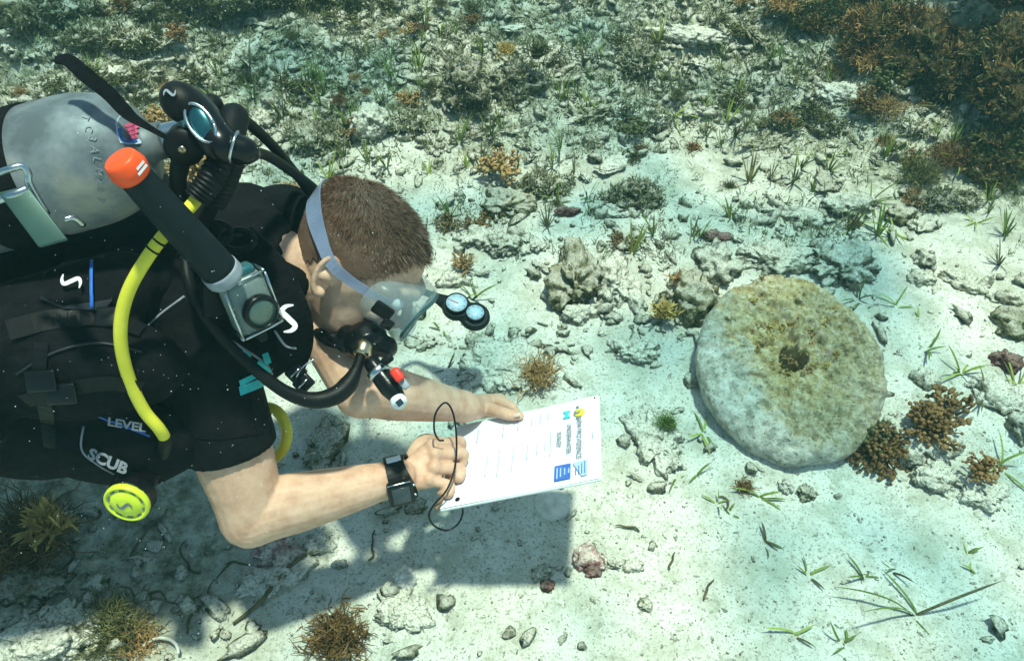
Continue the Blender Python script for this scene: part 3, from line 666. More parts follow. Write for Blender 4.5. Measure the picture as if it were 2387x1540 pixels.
# ------------------------------------------------------------------ air tank
TN = at(374, 328, 1.035); TA = nrm([.56, .085, .115]); TR = .086
tank = thing('air_tank', TN-TA*.40, 'grey aluminium air tank strapped to the diver\'s back', 'air tank')
prof = [(.0, -.67), (.06, -.668), (TR*.93, -.655), (TR, -.63), (TR, -.115)]+[(.024+(TR-.024)*math.cos(a)**.85, -.115+.098*math.sin(a)) for a in np.linspace(.12, 1.50, 14)]+[(.024, -.012), (.024, .006), (.0, .006)]
cyl = obj('cylinder', lathe(TN, TA, prof, 72), m_alu, tank)
_tt = bvh(lathe(TN, TA, prof, 72))
obj('boot_band', lathe(TN, TA, [(TR+.001, -.50), (TR+.004, -.498), (TR+.004, -.254), (TR+.001, -.252)], 72), m_rubber, tank, label='black sleeve around the tank')
bandz = -.188
obj('tank_band', lathe(TN, TA, [(TR+.0005, bandz-.037), (TR+.003, bandz-.036), (TR+.003, bandz+.034), (TR+.0005, bandz+.035)], 72), m_nylon, tank)
# cam buckle with its mirror-like lever
c0 = at(25, 455, .885); bx_ = nrm(IMG_R*.36-IMG_U*.93); 
bkl = obj('cam_buckle', tube([at(-30, 415, .90), at(20, 395, .895), at(52, 388, .90), at(66, 404, .905), at(70, 430, .91), at(110, 500, .93)], .0042, 26, 10), m_silver, tank)
obj('bar', tube([at(-20, 472, .90), at(30, 455, .895), at(66, 440, .90)], .0055, 10, 10), m_silver, bkl)
obj('lever', rbox(at(78, 505, .895), nrm(IMG_R*.60-IMG_U*.80), nrm(IMG_R*.93+IMG_U*.30-TO_CAM*.2), nrm(TO_CAM+IMG_U*.35), .038, .0155, .0022, .4), noise_mat('lever_steel', [(.3, (.025, .06, .05)), (.7, (.05, .10, .085))], 14, .4, metal=.2), bkl)
obj('keeper', tube([at(150, 512, .93), at(172, 508, .935), at(195, 525, .95)], .0035, 10, 8), m_silver, bkl)
# inspection sticker and stamped characters
stk = obj('inspection_sticker', decal(_tt, [(268, 285), (283, 263), (302, 262), (330, 290), (328, 335), (300, 338), (280, 334), (270, 312)], .0012), noise_mat('sticker', [(.3, (.50, .56, .70)), (.7, (.62, .66, .78))], 60, .5), tank, smooth=False, label='pale round inspection sticker with red stamp')
for k in range(4): obj('stamp_mark', decal_line(_tt, [(290+4*k, 296+11*k*.8), (322-1*k, 285+11*k)], .0042, .002, 6), m_red if 0 else noise_mat('stamp_ink%d' % k, [(.3, (.62, .06, .16)), (.7, (.70, .12, .22))], 90, .6), stk, smooth=False)
obj('sticker_print', decal_line(_tt, [(278, 300), (280, 320), (292, 331), (318, 329)], .003, .002, 8), m_blue, stk, smooth=False)
p0, n0 = cast(_tt, 190, 262, .0010)
for i, ch in enumerate('TC3ALM207'):
    py = 268+i*24; px = 194+9*math.sin(i*.35)+i*4.0
    q, n = cast(_tt, px, py, .0009); X, Y = pframe(n, (-.2, -.96)); obj('stamped_character', text_geo(ch, .0125, q, X, Y), m_dim, tank, smooth=False)
# valve with knob
VP = TN+TA*.038
vl = obj('valve', join(tube([TN+TA*.002, TN+TA*.06], [.021, .018], 6, 20), tube([VP-BODY_L*.03, VP+BODY_L*.03], [.016, .016], 4, 16)), m_silver, tank)
kn_c = at(432, 338, .99)
obj('valve_knob', lathe(kn_c, nrm(TO_CAM*.75-IMG_U*.5+IMG_R*.1), [(.0, -.02), (.019, -.02), (.0245, -.014), (.0245, .008), (.022, .014), (.006, .016), (.0, .016)], 28), m_rubber, tank)
obj('knob_screw', lathe(kn_c+nrm(TO_CAM*.75-IMG_U*.5+IMG_R*.1)*.0165, nrm(TO_CAM*.75-IMG_U*.5+IMG_R*.1), [(.005, 0), (.005, .0015), (0, .0015)], 14), m_brass, tank)

# ------------------------------------------------------------------ regulator first stage with its hoses
reg = thing('regulator_first_stage', at(480, 300, 1.0), 'black and chrome regulator first stage clamped to the tank valve', 'regulator')
ax1 = nrm(IMG_R*.62-IMG_U*.78+TO_CAM*.25)
b0 = at(487, 300, .985)
body1 = obj('body', join(tube([b0-ax1*.045, b0-ax1*.02, b0+ax1*.03], [.022, .0245, .023], 12, 24, True), tube([b0-ax1*.01, at(535, 345, .985)], [.018, .015], 6, 18, True)), m_gloss, reg)
obj('yoke', tube([b0+(IMG_R*math.cos(a)*.0155+ (IMG_U*.9+IMG_R*-.4)*math.sin(a)*.026)+TO_CAM*.027 for a in np.linspace(0, 2*math.pi, 30)], .0022, 44, 10), m_silver, reg, label='chrome yoke ring')
obj('face_plate', ball(b0+TO_CAM*.023, (.0145, .024, .006), 3, np.array([IMG_R, nrm(IMG_U*.95-IMG_R*.3), TO_CAM])), noise_mat('teal_metal', [(.3, (.01, .05, .07)), (.7, (.03, .13, .16))], 60, .25, metal=.6), reg)
d0 = at(424, 240, .975)
obj('dust_cap', ball(d0, (.029, .0235, .024), 4, np.array([nrm(IMG_R*.7-IMG_U*.7), nrm(IMG_R*.7+IMG_U*.7), TO_CAM])), m_rubber, reg, label='rounded black end cap with small white print')
obj('cap_print', ess(at(418, 232, .975)+TO_CAM*.0285, IMG_U, IMG_R, .014), m_greyp, reg, smooth=False)
obj('collar', tube([at(445, 268, .985), at(462, 282, .985)], [.022, .024], 5, 20), noise_mat('collar_metal', [(.3, (.05, .14, .16)), (.7, (.10, .22, .25))], 60, .3, metal=.7), reg)
obj('port_plug', ball(at(490, 248, 1.01), (.017, .016, .016), 3), m_rubber, reg)
obj('port_fitting', tube([at(545, 275, 1.01), at(530, 330, .99)], [.019, .020], 6, 18, True), m_rubber, reg)
obj('swivel_cap', tube([at(535, 340, .98), at(572, 352, .985)], [.019, .017], 8, 20, True), m_gloss, reg)
obj('swivel_ring', lathe(at(545, 343, .98), nrm(at(572, 352, .985)-at(535, 340, .98)), [(.0195, -.002), (.0215, -.001), (.0215, .001), (.0195, .002)], 24), m_silver, reg)
def corr(P, r, n): s = np.linspace(0, 1, n); return tube(catmull(P, n), r*(1+.05*np.sign(np.sin(s*n*1.05))), None, 16)
obj('hose_protector', corr([at(518, 365, 1.0), at(490, 420, 1.0), at(458, 462, 1.0)], .0165, 60), m_rubber, reg)
obj('hose_protector', corr([at(545, 365, 1.01), at(525, 420, 1.03), at(500, 470, 1.05)], .0155, 60), m_rubber, reg)
obj('hose', tube([at(500, 465, 1.05), at(478, 515, 1.09), at(450, 560, 1.12), at(425, 600, 1.10)], .0095, 24, 12), m_rubber, reg)
obj('valve_hose', tube([at(425, 360, 1.03), at(415, 420, 1.05), at(425, 480, 1.10)], [.013, .011, .014], 16, 12), m_rubber, reg)

console = thing('gauge_console', at(1090, 728, 1.70), 'black two-dial gauge console on a hose hanging beyond the diver\'s mask', 'gauge')
CZ = nrm(TO_CAM+IMG_U*.62+IMG_R*.1); cxa = nrm((IMG_R*.86-IMG_U*.50)-CZ*((IMG_R*.86-IMG_U*.50)@CZ)); cya = np.cross(CZ, cxa)
cc = [at(1064, 716, 1.70), at(1107, 738, 1.70)]
HB = [tube([at(1000, 684, 1.72), at(1025, 697, 1.71), cc[0], cc[1]], [.008, .014, .026, .027], 14, 18, True, hint=CZ, flat=(.5, 1)), lathe(cc[0], CZ, [(.0, -.014), (.027, -.013), (.031, -.004), (.030, .009), (.0, .009)], 30), lathe(cc[1], CZ, [(.0, -.014), (.028, -.013), (.033, -.004), (.031, .009), (.0, .009)], 30)]
obj('housing', remesh(HB, .002, 3), m_rubber, console)
for k, (q, r) in enumerate(zip([c+CZ*.0065 for c in cc], (.0225, .019))):
    dl = obj('dial', lathe(q+CZ*.010, CZ, [(r, 0), (r, .0012), (0, .0012)], 30), m_dial, console, label=('pale dial with red needle', 'blue compass dial')[k])
    obj('bezel', lathe(q+CZ*.010, CZ, [(r, 0), (r+.0025, .0005), (r+.0022, .003), (r, .003)], 30, cap=False), m_gloss, dl)
    obj('needle', quad(q+CZ*.0122, cxa, cya, -.015*(1-.3*k), .004, -.0010, .0010), (m_red, m_white)[k], dl, smooth=False)
    for a in np.linspace(0, 2*math.pi, 9)[:-1]: obj('tick', quad(q+CZ*.0121+(cxa*math.cos(a)+cya*math.sin(a))*r*.8, cxa*math.cos(a)+cya*math.sin(a), cya*math.cos(a)-cxa*math.sin(a), -.002, .002, -.0006, .0006), m_ink, dl, smooth=False)
obj('hose', tube([at(545, 272, 1.02), at(575, 285, 1.06), at(640, 345, 1.15), at(712, 435, 1.28), at(775, 520, 1.42), at(880, 620, 1.60), at(960, 668, 1.72), at(1003, 686, 1.72)], .0075, 70, 12), m_rubber, console)
infl_hose = thing('low_pressure_hose', at(740, 452, 1.3), 'thin black hose crossing under the gauge hose behind the diver\'s head', 'hose')
obj('hose', tube([at(575, 355, 1.0), at(620, 362, 1.08), at(680, 400, 1.18), at(750, 455, 1.30), at(800, 520, 1.42), at(830, 600, 1.46), at(840, 700, 1.42)], .0072, 60, 12), m_rubber, infl_hose)
obj('fitting', tube([at(566, 352, .99), at(590, 358, 1.03)], .0105, 6, 12), m_gloss, infl_hose)

# second stage in the mouth with its black hose
sec = thing('mouth_regulator', hd(.13, 0, -.085), 'black regulator second stage with hose held in the diver\'s mouth', 'regulator')
rc = at(856, 800, 1.245); ra = nrm(IMG_R*.35-IMG_U*.75+TO_CAM*.45)
RB = [lathe(rc, ra, [(0, -.026), (.026, -.026), (.034, -.012), (.034, .006), (.027, .016), (0, .019)], 32), tube([rc-IMG_R*.008+IMG_U*.005, hd(.10, 0, -.075)], [.022, .016], 8, 16, True), tube([rc-IMG_R*.03+IMG_U*.012, rc+IMG_R*.030-IMG_U*.006], [.018, .018], 8, 16, True),
      tube([rc-IMG_R*.032-IMG_U*.004, rc-IMG_R*.055+IMG_U*.010], [.014, .010], 6, 14, True)]
obj('body', remesh(RB, .0022, 3), m_gloss, sec)
obj('purge_cover', lathe(rc+ra*.0185, ra, [(.020, 0), (.019, .003), (.008, .004), (0, .003)], 28), m_rubber, sec)
obj('chin_strap', tube([at(735, 752, 1.30), at(770, 785, 1.27), at(815, 800, 1.25)], [.014, .018, .016], 12, 12, True, flat=(.5, 1)), m_rubber, sec)
fa = nrm(at(838, 838, 1.205)-at(848, 812, 1.215))
obj('hose_fitting', join(lathe(at(846, 815, 1.213), fa, [(.0, -.012), (.0125, -.012), (.0135, -.006), (.0135, .006), (.011, .010), (0, .010)], 20)), m_brass, sec)
obj('hose', tube([at(843, 824, 1.21), at(832, 858, 1.205), at(812, 895, 1.20), at(780, 922, 1.19), at(730, 932, 1.18), at(670, 915, 1.165), at(600, 865, 1.145), at(530, 800, 1.12), at(470, 725, 1.09), at(440, 655, 1.08), at(432, 600, 1.09)], [.0080, .0085, .0145, .0145, .0125, .0100, .0085, .0080, .008, .008, .008], 90, 14), m_rubber, sec)
# power inflator
inf = thing('power_inflator', at(905, 895, 1.19), 'black power inflator with red button and white tip hanging below the mouth regulator', 'inflator')
ia, ib = at(868, 848, 1.20), at(924, 922, 1.19); iax = nrm(ib-ia)
obj('body', remesh([tube([ia, ia*.6+ib*.4, ia*.25+ib*.75, ib], [.013, .016, .0165, .013], 14, 18, True), tube([ia*.4+ib*.6, ia*.4+ib*.6+nrm(IMG_R+IMG_U*.3)*.020], [.012, .010], 6, 14, True)], .002, 3), m_gloss, inf)
obj('red_button', rbox(at(926, 873, 1.17), iax, nrm(np.cross(iax, TO_CAM)), TO_CAM, .011, .0075, .006, .4), m_red, inf)
obj('tip_button', lathe(at(929, 934, 1.185), nrm(iax*.6+TO_CAM*.7), [(.0, -.012), (.0115, -.012), (.0125, 0), (.0115, .006), (0, .006)], 20), m_white, inf)
obj('tip_inset', rbox(at(930, 936, 1.177), iax, nrm(np.cross(iax, TO_CAM)), nrm(iax*.6+TO_CAM*.7), .006, .005, .0015, .3), m_screen, inf)
obj('side_button', rbox(at(903, 838, 1.18), nrm(IMG_R*.8+IMG_U*.6), nrm(IMG_U*.8-IMG_R*.6), TO_CAM, .009, .006, .007, .3), m_rubber, inf)
obj('collar', lathe(ia*.75+ib*.25, iax, [(.0165, -.006), (.0185, -.004), (.0185, .004), (.0165, .006)], 24), m_silver, inf)
obj('grey_button', rbox(at(941, 893, 1.178), iax, nrm(np.cross(iax, TO_CAM)), TO_CAM, .010, .006, .005, .4), m_greyp, inf)

# octopus: yellow hose and round yellow second stage
octo = thing('spare_regulator', at(294, 1175, 1.15), 'spare regulator with long yellow hose and round yellow purge cover', 'regulator')
obj('hose', tube([at(462, 458, 1.0), at(447, 478, 1.0), at(420, 508, .985), at(385, 545, .975), at(345, 598, .975), at(303, 670, .985), at(283, 740, 1.0), at(283, 810, 1.02), at(302, 885, 1.05), at(335, 955, 1.08), at(372, 1000, 1.10), at(386, 1030, 1.13), at(380, 1070, 1.18)], .0083, 100, 16), m_yellow, octo)
for px, py in ((356, 582), (372, 564)):
    q = at(px, py, .975); obj('hose_clip', lathe(q, nrm(IMG_R*.62+IMG_U*.75), [(.0078, -.0016), (.0096, -.0012), (.0096, .0012), (.0078, .0016)], 20), m_rubber, octo)
obj('hose_end', tube([at(385, 1022, 1.118), at(386, 1034, 1.13), at(378, 1072, 1.18)], [.0098, .0102, .0098], 12, 14, True), m_rubber, octo)
obj('hose', tube([at(560, 975, 1.32), at(612, 950, 1.33), at(648, 960, 1.33), at(668, 1000, 1.33), at(662, 1042, 1.33), at(636, 1068, 1.34), at(590, 1082, 1.37), at(540, 1070, 1.38), at(520, 1020, 1.36)], .0092, 60, 16), m_yellow, octo, label='looped lower run of the yellow hose')
oc = at(294, 1174, 1.13); oa = nrm(TO_CAM*.75-IMG_U*.45+IMG_R*-.05)
obj('body', remesh([lathe(oc-oa*.018, oa, [(0, -.022), (.026, -.020), (.034, -.006), (.033, .012), (0, .012)], 32), tube([oc-oa*.02, at(335, 1120, 1.17)], [.024, .020], 8, 16, True), tube([at(300, 1120, 1.17), at(345, 1105, 1.18)], [.022, .018], 8, 16, True)], .0025, 3), m_gloss, octo)
cvr = obj('purge_cover', lathe(oc, oa, [(.0315, -.010), (.0325, -.004), (.0318, .001), (.029, .0025), (.0272, .0005), (.0255, -.0008), (.0225, .0002), (.020, .0030), (.010, .0042), (0, .0045)], 48), m_lime, octo, label='round yellow purge cover with S emblem')
ohx = nrm(IMG_R-oa*(IMG_R@oa)); ohy = np.cross(oa, ohx)
for k in range(10):
    a = 2*math.pi*k/10+.3; dv = ohx*math.cos(a)+ohy*math.sin(a); tv = ohy*math.cos(a)-ohx*math.sin(a)
    obj('slot', rbox(oc+dv*.0247+oa*.0002, tv, dv, oa, .0042, .0013, .0008, .2), m_ink, cvr, smooth=False)
obj('emblem', ess(oc+oa*.0046, nrm(-ohy), nrm(ohx), .020, .0006), m_ink, cvr, smooth=False)

# thick black tube with an orange cap, held at the shoulder
tb0, tb1 = at(300, 395, .885), at(530, 650, 1.03); tax = nrm(tb1-tb0)
sig = thing('capped_tube', tb1, 'thick black tube with bright orange cap angled across the tank and shoulder', 'tube')
obj('tube_body', tube([tb0, tb0*.6+tb1*.4, tb0*.1+tb1*.9], [.0185, .0212, .0240], 20, 26), m_slatex, sig)
obj('end_ring', tube([tb0*.1+tb1*.9-tax*.001, tb0*.03+tb1*.97, tb1], [.0250, .0256, .022], 8, 26), m_greyp, sig)
obj('orange_cap', lathe(tb0, -tax, [(0, -.010), (.0195, -.010), (.0205, -.007), (.0222, .000), (.0224, .0025), (.0198, .0125), (.0182, .0158), (.016, .0168), (0, .0172)], 36), m_orange, sig)
q = tb0-tax*.004+nrm(np.cross(np.cross(tax, TO_CAM), tax))*.0262+IMG_R*.006; capX = nrm(np.cross(np.cross(-tax, TO_CAM), -tax)); 
side = nrm(IMG_R*.85+TO_CAM*.62); side = nrm(side-tax*(side@tax)); q = tb0-tax*.001+side*.0222
for k in (0, 1): obj('cap_print', quad(q, nrm(np.cross(-tax, side)), -tax, -.008+.003*k, .008, -.002+.005*k, .0012+.005*k, .0012), m_white, sig, smooth=False)
# the loose black strap above the tank
ls = thing('loose_strap', at(330, 285, .98), 'loose black webbing strap trailing up over the tank', 'strap')
obj('webbing', strap([at(128, 140, .94), at(160, 142, .94), at(205, 180, .94), at(250, 215, .95), at(285, 252, .955), at(310, 275, .96), at(345, 296, .965), at(395, 325, .975)], .03, .003, [TO_CAM+IMG_U*.3]*8, 40, taper=[.008, .016, .0185, .018, .017, .016, .011, .007, .005]), m_nylon, ls, smooth=False)

# action camera in a clear housing on the chest strap
cz = nrm(IMG_R*.62+TO_CAM*.68-IMG_U*.30); cx = nrm(IMG_R*.45-IMG_U*.75-cz*((IMG_R*.45-IMG_U*.75)@cz)); cyv = np.cross(cz, cx)
cq = at(578, 702, 1.095)
camx = thing('action_camera', cq-IMG_U*.04, 'small action camera in a clear waterproof housing on the diver\'s chest', 'camera')
obj('housing', rbox(cq, cx, cyv, cz, .041, .030, .021, .28), m_house, camx)
obj('camera_body', rbox(cq-cz*.001, cx, cyv, cz, .034, .022, .014, .2), noise_mat('camera_body', [(.3, (.03, .045, .045)), (.7, (.10, .13, .12))], 50, .3, metal=.3), camx)
for a, b_ in ((-1, -1), (-1, 1), (1, -1), (1, 1)):
    obj('housing_edge', tube([cq+cx*.0405*a+cyv*.0295*b_-cz*.017, cq+cx*.0405*a+cyv*.0295*b_+cz*.019], .0022, 4, 8), m_silver, camx)
for b_ in (-1, 1):
    obj('housing_edge', tube([cq-cx*.038+cyv*.0300*b_+cz*.0200, cq+cx*.038+cyv*.0300*b_+cz*.0200], .0020, 4, 8), m_silver, camx)
    obj('housing_edge', tube([cq+cx*.0405*b_-cyv*.027+cz*.0200, cq+cx*.0405*b_+cyv*.027+cz*.0200], .0020, 4, 8), m_silver, camx)
lp = cq+cx*.010+cyv*.004
obj('lens_ring', lathe(lp, cz, [(.024, .016), (.0245, .030), (.022, .033), (.020, .032), (.020, .020)], 32, cap=False), m_gloss, camx)
obj('lens', lathe(lp, cz, [(.0205, .0295), (.0205, .0305), (.010, .0315), (0, .032)], 28), noise_mat('lens_glass', [(.3, (.03, .06, .05)), (.7, (.07, .11, .09))], 30, .08, spec=.8), camx)
obj('latch', rbox(cq-cx*.046+cyv*.004, cx, cyv, cz, .006, .018, .012, .3), noise_mat('latch', [(.3, (.03, .13, .15)), (.7, (.06, .20, .22))], 50, .25, metal=.5), camx)
obj('mount', rbox(cq+cx*.052-cz*.006, cx, cyv, cz, .012, .007, .014, .3), m_rubber, camx)
obj('mount_plate', strap([cq-cz*.022-cyv*.05-cx*.02, cq-cz*.025, cq-cz*.022+cx*.05+cyv*.02], .05, .006, cz, 10), m_rubber, camx, smooth=False)

# wrist computer
wat = thing('wrist_computer', at(935, 1125, 1.30), 'black square wrist dive computer on the diver\'s right wrist', 'watch')
fa_ = nrm(WRR-ELR); wc = WRR-fa_*.006; up = nrm(TO_CAM-fa_*(TO_CAM@fa_)); sd = np.cross(fa_, up)
an = np.linspace(0, 2*math.pi, 37)
obj('strap', strap([wc+(up*math.cos(a)+sd*math.sin(a))*.0362 for a in an], .024, .0035, [up*math.cos(a)+sd*math.sin(a) for a in an]), m_rubber, wat, smooth=False)
w1_ = wc+fa_*.021
obj('strap_loop', strap([w1_+fa_*.006*math.sin(a*2)+(up*math.cos(a)+sd*math.sin(a))*(.0365+.004*math.cos(a-.6)) for a in an], .0085, .0035, [up*math.cos(a)+sd*math.sin(a) for a in an]), m_rubber, wat, smooth=False)
cu = nrm(up*.86-(sd if sd@IMG_U > 0 else -sd)*.5); cs = nrm(np.cross(fa_, cu))
case = obj('case', rbox(wc+fa_*.004+cu*.0405, fa_, cs, cu, .0215, .0235, .0075, .35), m_gloss, wat)
obj('screen', rbox(wc+fa_*.004+cu*.0478, fa_, cs, cu, .0145, .0155, .0012, .3), m_screen, case)
obj('bezel_bar', tube([wc+fa_*-.016+cu*.045+cs*.022, wc+fa_*.022+cu*.045+cs*.022] if (cs@IMG_U) > 0 else [wc-fa_*.016+cu*.045-cs*.022, wc+fa_*.022+cu*.045-cs*.022], .0013, 4, 8), m_silver, case)
for k in (-1, 1): obj('button', tube([wc+fa_*.024+cu*.041+cs*.010*k, wc+fa_*.029+cu*.041+cs*.010*k], .0025, 3, 10), m_silver, case)
bkc = nrm(up*.5+(sd if sd@IMG_U > 0 else -sd)*.86); obj('strap_buckle', rbox(wc+fa_*.004+bkc*.0385, fa_, np.cross(fa_, bkc), bkc, .012, .006, .002, .3), m_white, wat)

# pencil and the elastic cord
pen = thing('pencil', on_slate(1040, 1170, .012), 'short brown pencil end beside the diver\'s right hand', 'pencil')
obj('shaft', tube([on_slate(1016, 1186, .012), on_slate(1048, 1124, .012), on_slate(1072, 1080, .008)], .0032, 8, 6), m_wood, pen)
obj('tip', tube([on_slate(1072, 1080, .008), on_slate(1082, 1063, .004)], [.0032, .0006], 4, 6), m_ink, pen)
cord = thing('elastic_cord', on_slate(1078, 1170, 0), 'thin black elastic cord looping from the right hand round the slate corner', 'cord')
cp = [at(1034, 1026, 1.352), at(1022, 1024, 1.345), at(1012, 1000, 1.33), at(1016, 962, 1.33), at(1038, 938, 1.335), at(1056, 962, 1.34), at(1064, 1020, 1.345), at(1061, 1085, 1.335), at(1042, 1140, 1.32), at(1010, 1178, 1.315), at(1000, 1203, 1.33), at(1014, 1226, 1.35), at(1042, 1235, 1.36), at(1068, 1220, 1.365), at(1079, 1192, 1.362), slate_pt(-.108, -.094, -.006)]
obj('cord', tube(cp, .0017, 110, 8), m_rubber, cord)
# ------------------------------------------------------------------ sea-floor materials
def rock_mat(name, stops, scale, dust=.55, rnd=.25, dustc=(.56, .55, .46)):
    stops = [(.5+(p-.5)*.62, c) for p, c in stops]
    m = noise_mat(name, stops, scale, .95, bumps=((scale*1.6, .9, .010), (scale*5, .8, .004)), rnd=rnd, detail=9, spec=.05, coords='World')
    nt = m.node_tree; b = nt.nodes['Principled BSDF']; col = b.inputs['Base Color'].links[0].from_socket
    ge = N(nt, 'ShaderNodeNewGeometry'); sx = N(nt, 'ShaderNodeSeparateXYZ'); nt.links.new(ge.outputs['Normal'], sx.inputs[0])
    n = N(nt, 'ShaderNodeTexNoise'); n.inputs['Scale'].default_value = 26; n.inputs['Detail'].default_value = 6; nt.links.new(ge.outputs['Position'], n.inputs['Vector'])
    mu = N(nt, 'ShaderNodeMath', operation='MULTIPLY'); nt.links.new(sx.outputs['Z'], mu.inputs[0]); nt.links.new(n.outputs[0], mu.inputs[1])
    fc = ramp(nt, mu.outputs[0], [(.26, (0, 0, 0)), (.46, (dust, dust, dust))])
    col = mixc(nt, fc, col, dustc)
    n2 = N(nt, 'ShaderNodeTexNoise'); n2.inputs['Scale'].default_value = 170; n2.inputs['Detail'].default_value = 4; n2.inputs['Roughness'].default_value = .7; nt.links.new(ge.outputs['Position'], n2.inputs['Vector'])
    col = mixc(nt, .85, col, ramp(nt, n2.outputs[0], [(.36, (.28, .27, .22)), (.50, (1, 1, 1))]), 'MULTIPLY')
    nt.links.new(col, b.inputs['Base Color']); return m
R_GREY = rock_mat('rubble_grey', [(.30, (.07, .072, .045)), (.45, (.20, .20, .135)), (.6, (.37, .365, .27)), (.75, (.55, .54, .44))], 48, .90, dustc=(.60, .585, .49))
R_PALE = rock_mat('rubble_pale', [(.30, (.17, .165, .11)), (.45, (.38, .37, .28)), (.6, (.56, .55, .45)), (.75, (.70, .69, .60))], 48, .95, dustc=(.63, .615, .52))
R_DARK = rock_mat('rock_turfed', [(.30, (.03, .03, .016)), (.45, (.085, .08, .045)), (.6, (.18, .17, .10)), (.78, (.33, .32, .22))], 40, .4)
R_OLIVE = rock_mat('rock_olive', [(.30, (.05, .05, .024)), (.45, (.12, .115, .055)), (.6, (.22, .20, .11)), (.78, (.36, .34, .23))], 44, .65)
R_PINK = rock_mat('rock_pink', [(.30, (.20, .085, .08)), (.45, (.42, .22, .20)), (.55, (.60, .46, .41)), (.72, (.68, .62, .55))], 60, .55)
R_RED = rock_mat('rock_maroon', [(.30, (.07, .030, .028)), (.5, (.17, .075, .065)), (.7, (.30, .17, .14))], 40, .18)
R_REEF = rock_mat('reef_brown', [(.30, (.006, .006, .003)), (.45, (.035, .024, .010)), (.6, (.090, .062, .026)), (.78, (.18, .135, .06))], 45, .10, dustc=(.22, .22, .15))
def leafm(name, a, b_, c): 
    m = noise_mat(name, [(.3, a), (.5, b_), (.7, c)], 30, .6, rnd=.3, spec=.2); b = m.node_tree.nodes['Principled BSDF']; b.inputs['Subsurface Weight'].default_value = .0; return m
A_BROWN = leafm('algae_brown', (.085, .044, .014), (.195, .108, .036), (.33, .205, .082))
A_ORANGE = leafm('algae_orange', (.20, .11, .035), (.36, .22, .085), (.52, .36, .18))
A_YELLOW = leafm('algae_yellow', (.30, .20, .05), (.46, .32, .09), (.56, .42, .16))
A_OLIVE = leafm('algae_olive', (.045, .045, .014), (.10, .10, .035), (.19, .18, .075))
A_GREEN = leafm('seagrass_green', (.05, .085, .016), (.11, .165, .03), (.22, .28, .07))
A_LIME = leafm('seagrass_lime', (.13, .17, .025), (.22, .28, .045), (.34, .38, .10))
A_DEAD = leafm('seagrass_dead', (.035, .032, .014), (.075, .065, .028), (.14, .12, .055))
m_shell = noise_mat('shell', [(.3, (.42, .40, .34)), (.5, (.58, .56, .49)), (.75, (.68, .66, .60))], 50, .6, bumps=((120, .5, .003),))

# ------------------------------------------------------------------ shapes
def rock_geo(seed, sub=4, amp=.42, fine=.12, pits=.2, flat=.75, dims=(1, 1, 1)):
    V0, F = ico(sub); s = seed*3.71; dm = np.array(dims, float); V = V0*dm/dm.mean()
    r = 1+amp*fbm(V*1.25+s, 3, seed)+fine*1.1*(1-2*np.abs(fbm(V*3.6+s, 3, seed+50)))*.7+.085*fbm(V*9+s, 2, seed+70)+.055*np.abs(fbm(V*19+s, 2, seed+75))
    r = r-pits*sstep(.25, .55, vnoise(V*3.3+s, seed+90))
    Q = V0*r[:, None]; Q[:, 2] *= flat; return Q, F
def blade(p, d, L, w, curl, r_, seg=5, twist=.0):
    """one ribbon leaf, folded along its midrib"""
    d = nrm(d); side = nrm(np.cross(d, [0, 0, 1])+np.array([1e-4, 0, 0])); P = np.asarray(p, float); V = []; out = []
    dirn = d; 
    for i in range(seg+1):
        t = i/seg; ww = w*(1-.15*t-.80*max(0, t-.75)*4*.95)*.5; n_ = np.cross(side, dirn)
        out += [P-side*ww, P+n_*w*.12, P+side*ww]; dirn = nrm(dirn+np.asarray(curl)*L/seg*6); P = P+dirn*L/seg
    F = []
    for i in range(seg):
        a = 3*i; F += [[a, a+1, a+4, a+3], [a+1, a+2, a+5, a+4]]
    return np.array(out), F
def tuft(seed, n, L, w, spread=.7, droop=.7):
    r_ = np.random.default_rng(seed); gs = []
    for k in range(n):
        a = r_.uniform(0, 2*math.pi); d = np.array([math.cos(a)*spread*r_.uniform(.3, 1.1), math.sin(a)*spread*r_.uniform(.3, 1.1), 1])
        c = np.array([math.cos(a+r_.normal(0, .6)), math.sin(a+r_.normal(0, .6)), -r_.uniform(.1, droop)])*r_.uniform(.2, .8)
        gs.append(blade(np.array([math.cos(a), math.sin(a), 0])*L*.03-np.array([0, 0, .004]), d, L*r_.uniform(.5, 1.1), w*r_.uniform(.7, 1.15), c, r_))
    return gs
def spiky(seed, n, L, w=.0022):
    """soft shaggy alga: wavy filaments, each a folded ribbon that forks once"""
    r_ = np.random.default_rng(seed); n = int(n*2.6); w = w*.62; V = []; F = []
    for k in range(n):
        v = r_.normal(0, 1, 3); v[2] = abs(v[2])*.8+.30; d = nrm(v); l = L*r_.uniform(.30, .85); P = r_.normal(0, L*.26, 3)*[1, 1, .12]; sd = nrm(np.cross(d, r_.normal(0, 1, 3))); i0 = len(V)
        for j in range(5):
            ww = w*(1.0, 1.0, .9, .75, .3)[j]; V += [P-sd*ww, P+np.cross(sd, d)*ww*.8, P+sd*ww]; d = nrm(d+r_.normal(0, .48, 3)); P = P+d*l*.25
        for j in range(4):
            a = i0+3*j; F += [[a, a+1, a+4, a+3], [a+1, a+2, a+5, a+4]]
    return np.array(V), np.array(F)
